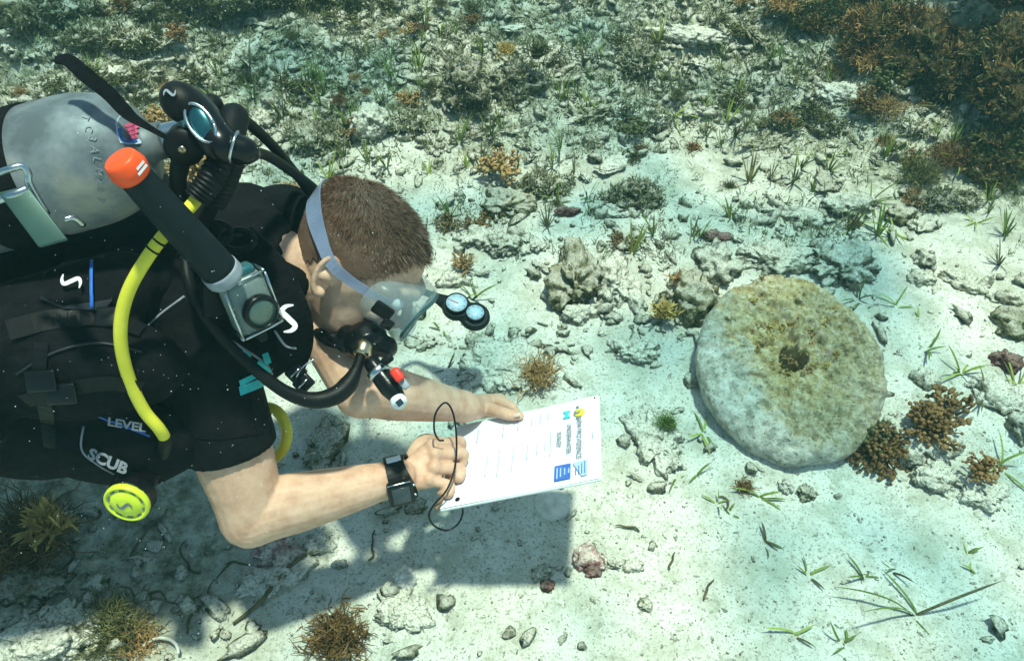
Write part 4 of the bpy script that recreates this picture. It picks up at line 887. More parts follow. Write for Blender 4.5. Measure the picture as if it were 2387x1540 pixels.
def bushy(seed, n, R, br=.003, knob=.0042, hgt=.8):
    """branching brown alga: stems that fork and end in small knobs"""
    r_ = np.random.default_rng(seed); gs = []
    for k in range(n):
        v = r_.normal(0, 1, 3); v[2] = abs(v[2])*hgt+.15; d = nrm(v); l = R*r_.uniform(.5, 1.0); base = np.array([r_.normal(0, R*.18), r_.normal(0, R*.18), 0])
        e = base+d*l; gs.append(tube([base, base+d*l*.6+r_.normal(0, R*.05, 3), e], [br*.8, br*.7, br*.6], 4, 4))
        for j in range(3):
            q = e+r_.normal(0, R*.13, 3); gs.append(tube([e-d*l*.2, q], [br*.6, br*.45], 2, 4)); gs.append(ball(q, knob*r_.uniform(.6, 1.3)*np.array([1, 1, .8]), 1))
    return join(*gs)
def fronds(seed, n, R, w):
    """flat lobed fronds that rise and fan out"""
    r_ = np.random.default_rng(seed); gs = []; n = int(n*1.7); w = w*.55
    for k in range(n):
        a = r_.uniform(0, 2*math.pi); d = np.array([math.cos(a)*r_.uniform(.2, .9), math.sin(a)*r_.uniform(.2, .9), r_.uniform(.5, 1.1)]); L = R*r_.uniform(.6, 1.1)
        base = np.array([r_.normal(0, R*.12), r_.normal(0, R*.12), 0]); gs.append(tube([base, base+nrm(d)*L*.55], [w*.25, w*.3], 3, 4))
        for j in range(4):
            d2 = nrm(nrm(d)+r_.normal(0, .5, 3)); gs.append(blade(base+nrm(d)*L*r_.uniform(.3, .55), d2, L*r_.uniform(.35, .6), w*r_.uniform(.8, 1.4), r_.normal(0, 2.2, 3), r_, 4))
    return join(*gs)

taken = []
def place(name, geo, mat, p, label, cat, group=None, rotz=None, scale=1., smooth=True, me=None, sink=0., tilt=(0, 0)):
    o = bpy.data.objects.new(name, me if me is not None else mesh_of(name, geo[0], geo[1], mat, smooth)); COL.objects.link(o)
    o.location = (p[0], p[1], p[2]-sink); o.rotation_euler = (tilt[0], tilt[1], random.uniform(0, 6.28) if rotz is None else rotz)
    o.scale = scale if hasattr(scale, '__len__') else (scale,)*3
    return tag(o, label, cat, group)

# ------------------------------------------------------------------ the millstone-like holed stone
ms_p = ground(1822, 888); ms_a, ms_b, ms_t = .213, .245, .082
def stone_geo():
    prof = [(.13, -.48), (.125, .2), (.135, .45), (.165, .55)]+[(r, .52) for r in np.linspace(.20, .84, 48)]+[(.84+.145*math.sin(a), .52-.145*2.2*(1-math.cos(a))) for a in np.linspace(.1, math.pi/2, 10)]+[(.985, .0), (.96, -.25), (.90, -.48), (.5, -.5)]
    prof = np.array(prof); sg = 300; t = np.linspace(0, 2*math.pi, sg, endpoint=False); n = len(prof)
    R = np.repeat(prof[:, :1], sg, 1); Zz = np.repeat(prof[:, 1:], sg, 1); T = np.repeat(t[None], n, 0)
    c, s = np.cos(T), np.sin(T); out = 1+.030*fbm(np.stack([np.cos(T)*1.6, np.sin(T)*1.6, 0*T], -1), 3, 401)
    hole = sstep(.45, .16, R); R = R*np.where(R > .5, 1+(out-1)*sstep(.5, 1, R), 1+hole*.26*fbm(np.stack([c*1.2, s*1.2, 0*T+7], -1), 3, 405))
    P = np.stack([R*c*ms_a, R*s*ms_b, Zz*ms_t], -1)
    d = .0080*fbm(P*24, 4, 411)+.0052*fbm(P*75, 3, 415)-.009*sstep(.30, .6, vnoise(P*46, 419))
    d = d+.014*np.exp(-((R*c-.02)**2+(R*s-.25)**2)/.10)*(1+1.6*fbm(P*46, 3, 421))
    P[..., 2] += d*sstep(-.2, .3, Zz); k = 1+.012*fbm(P*30, 3, 431)*sstep(.8, 1, R); P[..., 0] *= k; P[..., 1] *= k
    i = np.arange(n*sg).reshape(n, sg); j = np.roll(i, -1, 1)
    F = np.stack([i[:-1], i[1:], j[1:], j[:-1]], -1).reshape(-1, 4)
    return P.reshape(-1, 3), F
m_stone, nt, b = new_mat('holed_stone')
tc = N(nt, 'ShaderNodeTexCoord'); P_ = tc.outputs['Object']
def nz2(scale, detail=6, rough=.65, off=None):
    n = N(nt, 'ShaderNodeTexNoise'); n.inputs['Scale'].default_value = scale; n.inputs['Detail'].default_value = detail; n.inputs['Roughness'].default_value = rough
    if off: mp = N(nt, 'ShaderNodeMapping'); mp.inputs['Location'].default_value = off; nt.links.new(P_, mp.inputs[0]); nt.links.new(mp.outputs[0], n.inputs['Vector'])
    else: nt.links.new(P_, n.inputs['Vector'])
    return n.outputs[0]
col = ramp(nt, nz2(30, 8), [(.36, (.30, .30, .24)), (.48, (.54, .535, .45)), (.62, (.69, .68, .60))])
def blotch(cx_, cy_, rad, thr):   # one stain with its own place and ragged edge
    mp = N(nt, 'ShaderNodeVectorMath', operation='DISTANCE'); nt.links.new(P_, mp.inputs[0]); mp.inputs[1].default_value = (cx_, cy_, .03)
    m1 = N(nt, 'ShaderNodeMath', operation='MULTIPLY_ADD'); nt.links.new(mp.outputs['Value'], m1.inputs[0]); m1.inputs[1].default_value = -1/rad; m1.inputs[2].default_value = 1.0
    m2 = N(nt, 'ShaderNodeMath', operation='MULTIPLY_ADD'); nt.links.new(nz2(20, 7, .7, (cx_*9, cy_*7, 1)), m2.inputs[0]); m2.inputs[1].default_value = 1.7; nt.links.new(m1.outputs[0], m2.inputs[2])
    m3 = N(nt, 'ShaderNodeMath', operation='MULTIPLY'); nt.links.new(m2.outputs[0], m3.inputs[0]); m3.inputs[1].default_value = .5
    return ramp(nt, m3.outputs[0], [(thr*.5, (0, 0, 0)), (thr*.5+.20, (.85, .85, .85))])
tan = ramp(nt, nz2(60, 6), [(.36, (.36, .23, .08)), (.5, (.58, .44, .20)), (.62, (.70, .60, .38))])
olv = ramp(nt, nz2(70, 6), [(.36, (.22, .175, .085)), (.5, (.40, .345, .195)), (.62, (.56, .51, .36))])
for cx_, cy_, rad, tcol_ in ((-.03, .12, .24, tan), (.02, -.06, .17, tan), (.02, .02, .17, tan), (.09, .16, .14, tan), (.15, .02, .16, olv), (.10, .10, .16, olv), (.13, -.14, .12, olv), (.03, -.17, .08, olv)):
    col = mixc(nt, blotch(cx_, cy_, rad, 1.03), col, tcol_)
pk = ramp(nt, nz2(13, 5, .6, (5, 2, 1)), [(.60, (0, 0, 0)), (.70, (.7, .7, .7))]); col = mixc(nt, pk, col, (.40, .27, .22))
dots = ramp(nt, nz2(130, 3, .7), [(.34, (.22, .22, .20)), (.44, (1, 1, 1))]); col = mixc(nt, .8, col, dots, 'MULTIPLY')
nt.links.new(col, b.inputs['Base Color']); b.inputs['Roughness'].default_value = .95; b.inputs['Specular IOR Level'].default_value = .1
pv = bump(nt, b, nz2(90, 7, .7), 1.0, .010); bump(nt, b, nz2(320, 4, .7), .6, .002, pv)
stone = thing('holed_stone', (ms_p[0], ms_p[1], ms_p[2]+.052), 'large round holed stone like a millstone lying on the sand', 'stone')
sv, sf = stone_geo()
so = bpy.data.objects.new('disc', mesh_of('disc', sv, sf, m_stone)); COL.objects.link(so); so.parent = stone
stone.rotation_euler = (math.radians(9), math.radians(1), math.radians(-8))
def on_stone(name, geo, mat, x, y, z=.042, sc=1.):
    o = bpy.data.objects.new(name, mesh_of(name, geo[0]*sc, geo[1], mat)); COL.objects.link(o); o.parent = stone; o.location = (x, y, z); o.rotation_euler = (0, 0, random.uniform(0, 6)); return o
for k in range(60):
    a = random.uniform(0, 6.28); rr = .040+abs(random.gauss(0, .055)); x, y = math.cos(a)*rr*.9-.01, math.sin(a)*rr+.035
    on_stone('algae_growth', (bushy(600+k, 9, .012, .0012, .0020) if k % 2 else spiky(600+k, 16, .012, .0010)), (A_OLIVE, A_YELLOW, A_YELLOW, A_ORANGE)[k % 4], x, y, .043)
for k in range(16):
    a = random.uniform(.2, 2.6); x, y = math.cos(a)*ms_a*random.uniform(.4, .9), math.sin(a)*ms_b*random.uniform(.4, .9)
    on_stone('algae_growth', spiky(640+k, 14, .010, .0009), (A_OLIVE, A_YELLOW)[k % 2], x, y, .040)

REEF_O = []
A_TURF = leafm('turf_pale', (.12, .125, .06), (.25, .25, .14), (.46, .45, .31))
def cover(o, n, seed, mats, ln):
    """shaggy growth rooted all over a reef block"""
    r_ = np.random.default_rng(seed); me = o.data; nv = len(me.vertices); C3 = np.empty(nv*3, np.float32); me.vertices.foreach_get('co', C3); C3 = C3.reshape(-1, 3); NN = np.empty(nv*3, np.float32); me.vertices.foreach_get('normal', NN); NN = NN.reshape(-1, 3)
    patch = vnoise(C3*14, seed); ok = np.where((NN[:, 2] > -.35))[0]
    for m_i, mt in enumerate(mats):
        V = []; F = []
        for i in r_.choice(ok, n):
            if len(mats) > 1 and (patch[i] > .05) != (m_i == 0) and r_.uniform() < .8: continue
            for q in range(3):
                d = nrm(NN[i]+r_.normal(0, .55, 3)+[0, 0, .25]); L = r_.uniform(.012, .045)*ln; sd = nrm(np.cross(d, r_.normal(0, 1, 3)))*r_.uniform(.0012, .0034); P = C3[i]+r_.normal(0, .004, 3); a = len(V); e = P+d*L*.6; t = e+nrm(d+r_.normal(0, .5, 3))*L*.5
                V += [P-sd*.6, P+sd*.6, e+sd, e-sd, t+sd*.4, t-sd*.4]; F += [[a, a+1, a+2, a+3], [a+3, a+2, a+4, a+5]]
        c = bpy.data.objects.new('algae_cover', mesh_of('algae_cover', np.array(V), np.array(F), mt)); COL.objects.link(c); c.parent = o
# ------------------------------------------------------------------ single rocks one can point at
def big_rock(px, py, w, h, label, mat, seed, flat=.6, sub=4, name='rock', cat='rock', rot=0., sink=.25, **kw):
    p = ground(px, py); s = scale_at(p); rx = w*s*.5; ry = h*s*.5*1.12; rz = min(rx, ry)*flat*1.15
    V, F = rock_geo(seed, sub, flat=1.0, dims=(rx, ry, rz), **kw); V = V*np.array([rx, ry, rz])
    ob = place(name, (V, F), mat, (p[0], p[1], p[2]+rz*(1-sink*2.9)), label, cat, rotz=rot)
    if name == 'reef_block': REEF_O.append(ob)
    elif py < 480 and mat in (R_GREY, R_OLIVE, R_DARK): cover(ob, 420, seed+1300, (A_TURF,), .42)
    taken.append((px, py, max(w, h)*.5)); return p, rz
big_rock(1526, 1018, 105, 150, 'flat pale rock with a green algae tuft, left of the round holed stone', R_PALE, 3, .35, 5, rot=.25)
big_rock(1800, 610, 160, 80, 'dark flat rock just behind the holed stone, left of its neighbour', R_GREY, 4, .5, 5)
big_rock(1955, 632, 165, 110, 'rounded pitted rock just behind the holed stone on its right', R_GREY, 5, .55, 5, pits=.4)
big_rock(1668, 625, 85, 115, 'upright mottled rock between the holed stone and the maroon pebble', R_GREY, 6, .7)
big_rock(1340, 672, 120, 150, 'large algae-covered rock lump with a hollow, centre of the photo', R_OLIVE, 7, .8, 5, pits=.5)
big_rock(1345, 738, 80, 45, 'pale bar-shaped coral piece leaning on the algae-covered lump', R_PALE, 8, .7)
big_rock(1432, 655, 80, 110, 'pale wedge-shaped rock right of the algae-covered lump', R_PALE, 9, .6, 5)
big_rock(1478, 690, 34, 110, 'thin whitish coral branch standing beside the pale wedge-shaped rock', R_PALE, 10, .8, rot=.2)
big_rock(1590, 705, 115, 110, 'dark broken coral lump with orange algae, left of the holed stone', R_OLIVE, 11, .7, 5, amp=.6)
big_rock(1172, 576, 80, 62, 'round grooved coral stone right of the diver\'s head', R_GREY, 12, .6, 5, amp=.18, fine=.22)
big_rock(1108, 556, 80, 52, 'low pale stone between the diver\'s head and the round grooved stone', R_PALE, 13, .5)
big_rock(1060, 655, 90, 40, 'flat pale stone just right of the diver\'s forehead', R_PALE, 14, .5)
big_rock(1180, 482, 110, 62, 'dark turf-covered rock above the round grooved stone', R_OLIVE, 15, .6, 5)
big_rock(1265, 440, 120, 60, 'low algae-covered rock with brown tufts above the maroon stone', R_OLIVE, 16, .5, 5)
big_rock(1478, 470, 110, 66, 'dark overhanging rock with a bright sand skirt, mid photo', R_OLIVE, 17, .7, 5)
big_rock(1432, 495, 90, 44, 'smooth pale stone in front of the dark overhanging rock', R_PALE, 18, .4)
big_rock(1320, 496, 52, 26, 'small maroon stone lying alone on pale sand', R_RED, 19, .7, name='maroon_stone', cat='stone')
big_rock(1666, 556, 54, 32, 'small maroon-pink stone behind the upright mottled rock', R_RED, 20, .6, name='maroon_stone', cat='stone')
big_rock(1372, 1302, 62, 52, 'pink and white encrusted stone on the sand below the slate shadow', R_PINK, 21, .8, name='pink_stone', cat='stone')
big_rock(1380, 1332, 36, 28, 'deep pink broken stone chip touching the pink encrusted stone', R_RED, 22, .8, name='pink_stone', cat='stone')
big_rock(2342, 843, 52, 46, 'reddish-brown pebble near the right edge of the photo', R_RED, 23, .7, name='pebble', cat='pebble')
big_rock(2352, 702, 82, 52, 'pitted pale rock at the right edge, above the dark one', R_GREY, 24, .6)
big_rock(2382, 770, 110, 80, 'dark lump of rock cut by the right edge of the photo', R_OLIVE, 25, .6)
big_rock(2160, 886, 66, 50, 'small smooth white stone on sand right of the holed stone', R_PALE, 26, .6, name='stone', cat='stone', amp=.2)
big_rock(2330, 925, 120, 90, 'sand-dusted slab with grass at the right edge', R_PALE, 27, .35)
big_rock(2092, 508, 78, 50, 'brown-grey wedge of rock on the pale sand upper right', R_OLIVE, 28, .6)
big_rock(2140, 530, 60, 34, 'small grey rock right of the brown-grey wedge', R_GREY, 29, .5)
big_rock(1975, 490, 100, 64, 'mottled rock in the seagrass patch behind the holed stone', R_GREY, 30, .6, 5)
big_rock(1890, 505, 110, 60, 'flat grey rock left of the mottled one in the seagrass patch', R_GREY, 31, .4)
big_rock(1080, 222, 110, 120, 'left half of the dark coral rock pile in upper middle', R_DARK, 32, .8, 5, pits=.4)
big_rock(1200, 212, 120, 100, 'brown-topped right half of the coral rock pile in upper middle', R_DARK, 33, .8, 5, pits=.4)
big_rock(1130, 262, 90, 40, 'pale ledge at the foot of the dark coral rock pile', R_PALE, 34, .5)
big_rock(868, 296, 95, 84, 'smooth grey boulder in the rubble above the diver\'s head', R_PALE, 35, .7, 5, amp=.2, fine=.08)
big_rock(760, 335, 120, 76, 'brown fuzzy rock above the black hoses', R_OLIVE, 36, .5, 5)
big_rock(945, 290, 100, 60, 'knobbly rock right of the smooth grey boulder', R_GREY, 37, .6)
big_rock(1485, 292, 150, 76, 'knobbly mound of rock in upper middle beside bright sand', R_GREY, 38, .6, 5)
big_rock(1600, 62, 150, 52, 'long pale ridge of coral near the top edge', R_PALE, 39, .5, 5, rot=-.25)
big_rock(1270, 130, 180, 70, 'low grey-green mound near the top, left of the green boulder', R_GREY, 40, .4, 5)
big_rock(1490, 150, 75, 90, 'dark green boulder near the top centre', R_DARK, 41, .8, 5, amp=.2)
big_rock(1840, 50, 130, 80, 'dark humped rock at the top edge right of centre', R_OLIVE, 42, .8, 5)
big_rock(1950, 232, 110, 60, 'rounded tan coral head at the foot of the right-hand reef', R_PALE, 43, .7, 5, amp=.2)
big_rock(1815, 290, 50, 44, 'small pointed grey rock on bright sand upper right', R_GREY, 44, .8)
big_rock(1930, 300, 110, 44, 'low grey rock below the tan coral head', R_GREY, 45, .5)
big_rock(2140, 1040, 150, 120, 'rock with brown algae at the lower right of the holed stone', R_PALE, 46, .5, 5)
big_rock(2170, 1110, 90, 80, 'pale rough rock below the brown algae, right of the holed stone', R_PALE, 47, .5, 5)
big_rock(2290, 1150, 110, 70, 'crumbling pale rubble lump at the lower right', R_PALE, 48, .4, 5, rot=-.5)
big_rock(2385, 1005, 60, 90, 'dark rock casting shade at the right edge', R_GREY, 49, .8)
big_rock(940, 1352, 58, 62, 'round white snail-like coral stone in the diver\'s shadow', m_shell, 50, .9, 5, name='shell_stone', cat='stone', amp=.14)
big_rock(920, 1395, 70, 46, 'pale rubble lump below the round white stone', R_PALE, 51, .5)
big_rock(940, 1435, 110, 70, 'sand-coated rubble mound at the bottom, right of brown algae', R_PALE, 52, .4, 5)
big_rock(655, 1290, 120, 56, 'pinkish rubble lump under the diver\'s elbow', R_PINK, 53, .5, 5)
big_rock(740, 1270, 70, 40, 'small rubble lump right of the pinkish one', R_PALE, 54, .5)
big_rock(640, 1345, 150, 60, 'sunlit pale rubble ridge in front of the elbow', R_PALE, 55, .4, 5, rot=.5)
big_rock(1180, 860, 190, 150, 'broad sand-dusted slab above the left forearm', R_PALE, 56, .22, 5, amp=.25)
big_rock(1115, 800, 60, 40, 'small mottled stone on the corner of the sand-dusted slab', R_GREY, 57, .6)
big_rock(985, 800, 80, 40, 'low grey stone below the gauge console', R_GREY, 58, .4)
big_rock(800, 870, 70, 70, 'pale knobbly rubble lump seen under the regulator hose', R_PALE, 59, .6, 5)
big_rock(770, 835, 60, 50, 'pale rubble lump between shoulder strap and left arm', R_PALE, 60, .6)
big_rock(880, 1130, 90, 56, 'rubble lump in shade behind the right forearm', R_GREY, 61, .5)
big_rock(760, 1050, 80, 120, 'weedy rock in the shade behind the yellow hose loop', R_OLIVE, 62, .5, 5)
big_rock(970, 1185, 60, 34, 'small brown-tinged stone under the right hand', R_OLIVE, 63, .5)
big_rock(110, 1480, 220, 120, 'sunlit crusty rock in the bottom left corner', R_PALE, 64, .4, 5)
big_rock(60, 1370, 200, 100, 'dark turf-covered rock in the diver\'s shadow at left', R_DARK, 65, .5, 5)
big_rock(1468, 820, 100, 60, 'pale broken coral with a dark crack left of the holed stone', R_PALE, 66, .5, 5, pits=.5)
big_rock(1265, 1338, 44, 36, 'small stone at the edge of the slate shadow', R_GREY, 67, .6)
big_rock(1275, 1365, 30, 26, 'tiny brown chip below the slate shadow', R_RED, 68, .6, name='stone_chip', cat='stone')
big_rock(1475, 1320, 60, 30, 'low crumbly stone right of the pink stone', R_PALE, 69, .5)
big_rock(1505, 1412, 30, 28, 'small teardrop stone on open sand below the pink stone', R_GREY, 70, .7)
big_rock(1660, 690, 40, 26, 'white coral chip beside the upright mottled rock', R_PALE, 71, .6)
big_rock(1880, 1150, 50, 30, 'weedy stone in front of the holed stone', R_OLIVE, 72, .6)
big_rock(1830, 1135, 34, 30, 'white stone chip in front of the holed stone', R_PALE, 73, .7)
big_rock(2240, 660, 90, 44, 'crusty grey stone trail right of the pitted rock', R_GREY, 74, .5, rot=-.5)
big_rock(2150, 610, 40, 50, 'small upright brown-grey stone on the right sand', R_GREY, 75, .8)
big_rock(2150, 650, 60, 44, 'grey-green crusty stone below the small upright one', R_GREY, 76, .5)
big_rock(2200, 470, 150, 50, 'mottled low rock at the foot of the right reef', R_DARK, 77, .5, 5)
# the reef at upper right and left
REEF = [(2180, 205, 260, 190, 'dark brown algae-covered reef block at upper right'), (2350, 240, 240, 210, 'reef block cut by the right edge, upper right'), (2060, 130, 170, 110, 'smaller reef block left of the big brown one'), (2260, 70, 280, 120, 'dark reef block at the top right corner'),
        (2020, 25, 240, 90, 'dark reef block at the top edge, right of the humped rock'), (2340, 385, 150, 100, 'grey-brown reef foot at the right edge'), (640, 20, 260, 80, 'dark shaded reef block at top edge left of centre'), (420, 25, 220, 80, 'shaded reef block at the top left'), (110, 55, 260, 110, 'mossy reef block in the top left corner'),
        (260, 110, 190, 70, 'mossy low reef block above the loose strap'), (830, 25, 170, 60, 'small shaded reef block at the top, left part'), (2290, 150, 150, 90, 'brown reef lump between the two big right-hand blocks'),
        (2345, 25, 240, 120, 'outermost brown reef block in the top right corner'), (2150, 40, 190, 100, 'brown reef block at the top edge right of the amber alga'), (1930, 70, 130, 70, 'low brown reef lump left of the amber alga')]
for k, (px, py, w, h, lab) in enumerate(REEF):
    p, rz = big_rock(px, py, w, h, lab, R_REEF if px > 900 or k == 6 else R_OLIVE, 200+k, .75, 5, name='reef_block', cat='reef', amp=.5, pits=.35, sink=.2)
    ro = bpy.data.objects[-1] if 0 else REEF_O[-1]
    cover(ro, 1500 if px > 900 else 900, 900+k, (A_BROWN, A_OLIVE) if px > 900 else (A_OLIVE, A_TURF), .55 if px > 900 else .45)

# ------------------------------------------------------------------ algae and coral one can point at
def plant(px, py, geo, mat, label, cat, name, lift=.0, grp=None):
    p = ground(px, py); taken.append((px, py, 25)); return place(name, geo, mat, (p[0], p[1], p[2]+lift), label, cat, grp)
plant(1258, 890, spiky(1, 120, .066, .0022), A_ORANGE, 'spiky orange-brown alga radiating like a burst above the slate', 'alga', 'spiky_alga', .03)
plant(785, 1490, spiky(2, 190, .085, .0026), A_BROWN, 'shaggy brown alga clump at the bottom left of centre', 'alga', 'shaggy_alga')
plant(1165, 412, bushy(3, 34, .060, .0045, .0065), A_ORANGE, 'knobby orange soft coral on a stalk above the grooved stone', 'coral', 'knobby_coral', .03)
plant(1086, 632, fronds(4, 18, .05, .008), A_ORANGE, 'small orange frond tuft right of the diver\'s forehead', 'alga', 'frond_alga', .01)
plant(1545, 752, fronds(5, 26, .055, .009), A_YELLOW, 'yellow-orange frond alga on the dark broken coral lump', 'alga', 'frond_alga', .02)
plant(1575, 692, fronds(6, 14, .04, .007), A_ORANGE, 'thin orange sprig on top of the dark broken coral lump', 'alga', 'frond_alga', .05)
plant(2040, 1060, bushy(7, 90, .062, .0028, .0050, .6), A_BROWN, 'brown knobby alga hugging the lower right rim of the holed stone', 'alga', 'bushy_alga', .01)
plant(2015, 1030, bushy(17, 40, .045, .0028, .0045, .6), A_OLIVE, 'small olive alga on the lower right rim of the holed stone', 'alga', 'bushy_alga', .03)
plant(2195, 970, bushy(8, 26, .060, .0040, .0062), A_BROWN, 'branching brown alga with knobbed arms, right of the holed stone', 'alga', 'branching_alga', .01)
plant(2150, 1030, bushy(9, 60, .055, .0034, .0055), A_BROWN, 'dense brown alga on the pale rock right of the holed stone', 'alga', 'bushy_alga', .05)
plant(2278, 1120, bushy(10, 30, .040, .0030, .0048), A_BROWN, 'small brown alga on the crumbling rubble lump', 'alga', 'bushy_alga', .03)
plant(1734, 1135, spiky(11, 60, .032, .0018), A_BROWN, 'small shaggy brown tuft in front of the holed stone', 'alga', 'shaggy_alga')
plant(1550, 1005, spiky(12, 110, .035, .0014), A_GREEN, 'bright green algae tuft on the flat pale rock', 'alga', 'green_alga', .03)
plant(70, 1260, spiky(13, 260, .12, .0028), A_BROWN, 'large dark brown alga mass below the diver at the left edge', 'alga', 'shaggy_alga')
plant(150, 1262, fronds(14, 26, .07, .012), A_YELLOW, 'pale yellow frond tips on the dark brown alga at left', 'alga', 'frond_alga', .05)
plant(265, 1470, spiky(15, 220, .085, .0018), A_OLIVE, 'fuzzy tan alga cushion at the bottom left', 'alga', 'shaggy_alga', .01)
plant(320, 1500, spiky(16, 160, .06, .0018), A_ORANGE, 'orange-tan fuzzy alga beside the tan cushion', 'alga', 'shaggy_alga')
plant(2020, 120, spiky(21, 240, .12, .0030), A_ORANGE, 'amber frond alga on the smaller reef block', 'alga', 'frond_alga', .08)
plant(2160, 150, spiky(22, 260, .12, .0030), A_BROWN, 'tall brown frond alga on the big reef block', 'alga', 'frond_alga', .16)
plant(2230, 190, bushy(23, 70, .10, .005, .008), A_BROWN, 'brown bushy alga on the face of the big reef block', 'alga', 'bushy_alga', .14)
plant(2010, 175, spiky(24, 200, .09, .0026), A_ORANGE, 'orange alga at the left foot of the reef', 'alga', 'frond_alga', .03)
plant(1820, 60, spiky(25, 200, .10, .0028), A_ORANGE, 'orange-brown alga beside the dark humped rock', 'alga', 'frond_alga', .08)
plant(2140, 420, spiky(26, 200, .085, .0018), A_OLIVE, 'rounded brown-green alga bush right of the seagrass patch', 'alga', 'shaggy_alga', .02)
plant(2210, 375, spiky(27, 200, .08, .0018), A_BROWN, 'fuzzy brown alga cushion below the reef', 'alga', 'shaggy_alga', .01)
plant(2320, 430, spiky(28, 200, .09, .0018), A_OLIVE, 'pale brown alga bush at the right edge below the reef', 'alga', 'shaggy_alga', .02)
plant(2130, 470, spiky(29, 120, .05, .0018), A_ORANGE, 'small tan alga bush in front of the rounded one', 'alga', 'shaggy_alga', .01)
plant(1615, 345, spiky(30, 70, .032, .0022), A_BROWN, 'small dark brown tuft on the brightest sand', 'alga', 'shaggy_alga')
plant(380, 300, bushy(31, 40, .07, .0045, .007), A_ORANGE, 'orange-brown alga seen behind the tank valve', 'alga', 'bushy_alga')
plant(470, 400, bushy(32, 60, .09, .0045, .007), A_ORANGE, 'orange-brown alga seen between the black hoses', 'alga', 'bushy_alga', .01)
plant(335, 235, spiky(33, 120, .07, .002), A_OLIVE, 'olive grassy alga above the tank sticker', 'alga', 'shaggy_alga')
plant(1250, 200, fronds(34, 22, .07, .010), A_OLIVE, 'olive frond alga on the coral rock pile', 'alga', 'frond_alga', .10)
plant(1180, 190, spiky(35, 90, .045, .002), A_YELLOW, 'yellowish alga tuft on the coral rock pile', 'alga', 'shaggy_alga', .11)
plant(310, 60, fronds(36, 24, .09, .011), A_ORANGE, 'orange-brown alga in the top left reef', 'alga', 'frond_alga', .05)
plant(580, 190, spiky(37, 150, .07, .0018), A_OLIVE, 'round brown-green bush above the regulator', 'alga', 'shaggy_alga')
plant(625, 185, spiky(38, 150, .07, .0018), A_OLIVE, 'round olive bush right of the brown-green one', 'alga', 'shaggy_alga')
plant(760, 330, spiky(39, 160, .07, .0016), A_OLIVE, 'brown fuzz on the rock above the black hoses', 'alga', 'shaggy_alga', .03)

# ------------------------------------------------------------------ seagrass plants with leaves of their own
GR = [(2128, 1430, 6, .15, 'large seagrass plant with long arching leaves at the lower right'), (1885, 1345, 4, .055, 'small seagrass sprout on open sand, left of the large plant'), (2010, 1345, 4, .06, 'drooping dead-tipped seagrass sprout between two others at lower right'), (2080, 1330, 2, .06, 'two-leaved seagrass sprig at lower right'),
      (2260, 1295, 3, .05, 'tiny seagrass sprig near the right edge, lower right'), (1780, 1262, 3, .045, 'small sprig on bluish sand below the holed stone'), (2242, 870, 6, .085, 'bright green seagrass plant right of the holed stone'), (2160, 815, 4, .08, 'seagrass with sideways leaves right of the holed stone'), (2085, 715, 4, .08, 'seagrass sprout with a long pale leaf right of the pitted rock'),
      (2140, 740, 2, .05, 'single upright leaf pair on the right sand'), (2000, 700, 4, .07, 'flat-lying seagrass at the upper right rim of the holed stone'), (2010, 520, 9, .12, 'lush seagrass plant in the patch behind the holed stone'), (2030, 470, 8, .12, 'tallest bright seagrass in the patch behind the holed stone'), (2080, 545, 4, .07, 'outlying seagrass sprout right of the patch'),
      (2275, 515, 3, .06, 'short seagrass sprout on the far right sand'), (2340, 520, 3, .05, 'thin seagrass sprout at the right edge'), (1340, 405, 5, .085, 'green seagrass above the dark overhanging rock'), (1300, 470, 3, .06, 'pale green leaf pair by the maroon stone'), (1420, 470, 3, .07, 'bent seagrass leaves on the smooth pale stone'), (1570, 275, 7, .10, 'seagrass tuft right of the knobbly mound'),
      (1100, 700, 4, .10, 'thin seagrass rising behind the gauge console'), (905, 770, 4, .05, 'small yellow-green seagrass right of the mouth regulator'), (1030, 770, 4, .05, 'small seagrass left of the gauge console'), (1330, 600, 4, .05, 'green sprig on the algae-covered lump'), (1640, 1010, 5, .06, 'yellow-green sprig at the left rim of the holed stone'), (1625, 1110, 2, .05, 'two-leaved sprig left of the holed stone foot'),
      (1770, 1160, 4, .07, 'curved seagrass in front of the holed stone'), (1575, 1110, 3, .05, 'small sprig below the flat pale rock'), (2330, 1090, 4, .10, 'long thin leaves at the right edge, lower right'), (2375, 900, 7, .10, 'green seagrass clump at the right edge'), (2290, 930, 4, .10, 'trailing dark leaf left of the right edge clump'), (1900, 370, 4, .07, 'young broad-leaved seagrass on bright upper sand'), (1945, 365, 4, .07, 'second broad-leaved seagrass on bright upper sand'),
      (2050, 330, 4, .08, 'seagrass under the reef foot'), (2235, 380, 5, .09, 'light green seagrass beside the brown alga cushion'), (1385, 470, 3, .06, 'thin upright leaf left of the bent seagrass'), (1850, 1480, 3, .07, 'curled seagrass at the bottom edge right of centre'), (1965, 1500, 4, .06, 'short seagrass tuft at the bottom edge'), (2270, 1340, 3, .05, 'thin curled leaves right of the large plant'),
      (1670, 1175, 4, .05, 'pale sprig scattered below the holed stone, left'), (1700, 1195, 3, .04, 'lowest pale sprig below the holed stone'), (1090, 690, 3, .06, 'thin leaf pair above the gauge dials'), (1045, 860, 3, .06, 'dark leaf under the gauge console'), (2200, 260, 6, .14, 'dark upright blades on the big reef block'), (1905, 160, 6, .13, 'dark green blades left of the reef')]
LEAFM = [mesh_of('leaf', *blade((0, 0, 0), np.array([.30+.12*k, 0, 1]), 1.0, .058, np.array([.14+.07*k, .03*(k-2), -.05-.03*k]), None, 7), None) for k in range(6)]
gi = 0
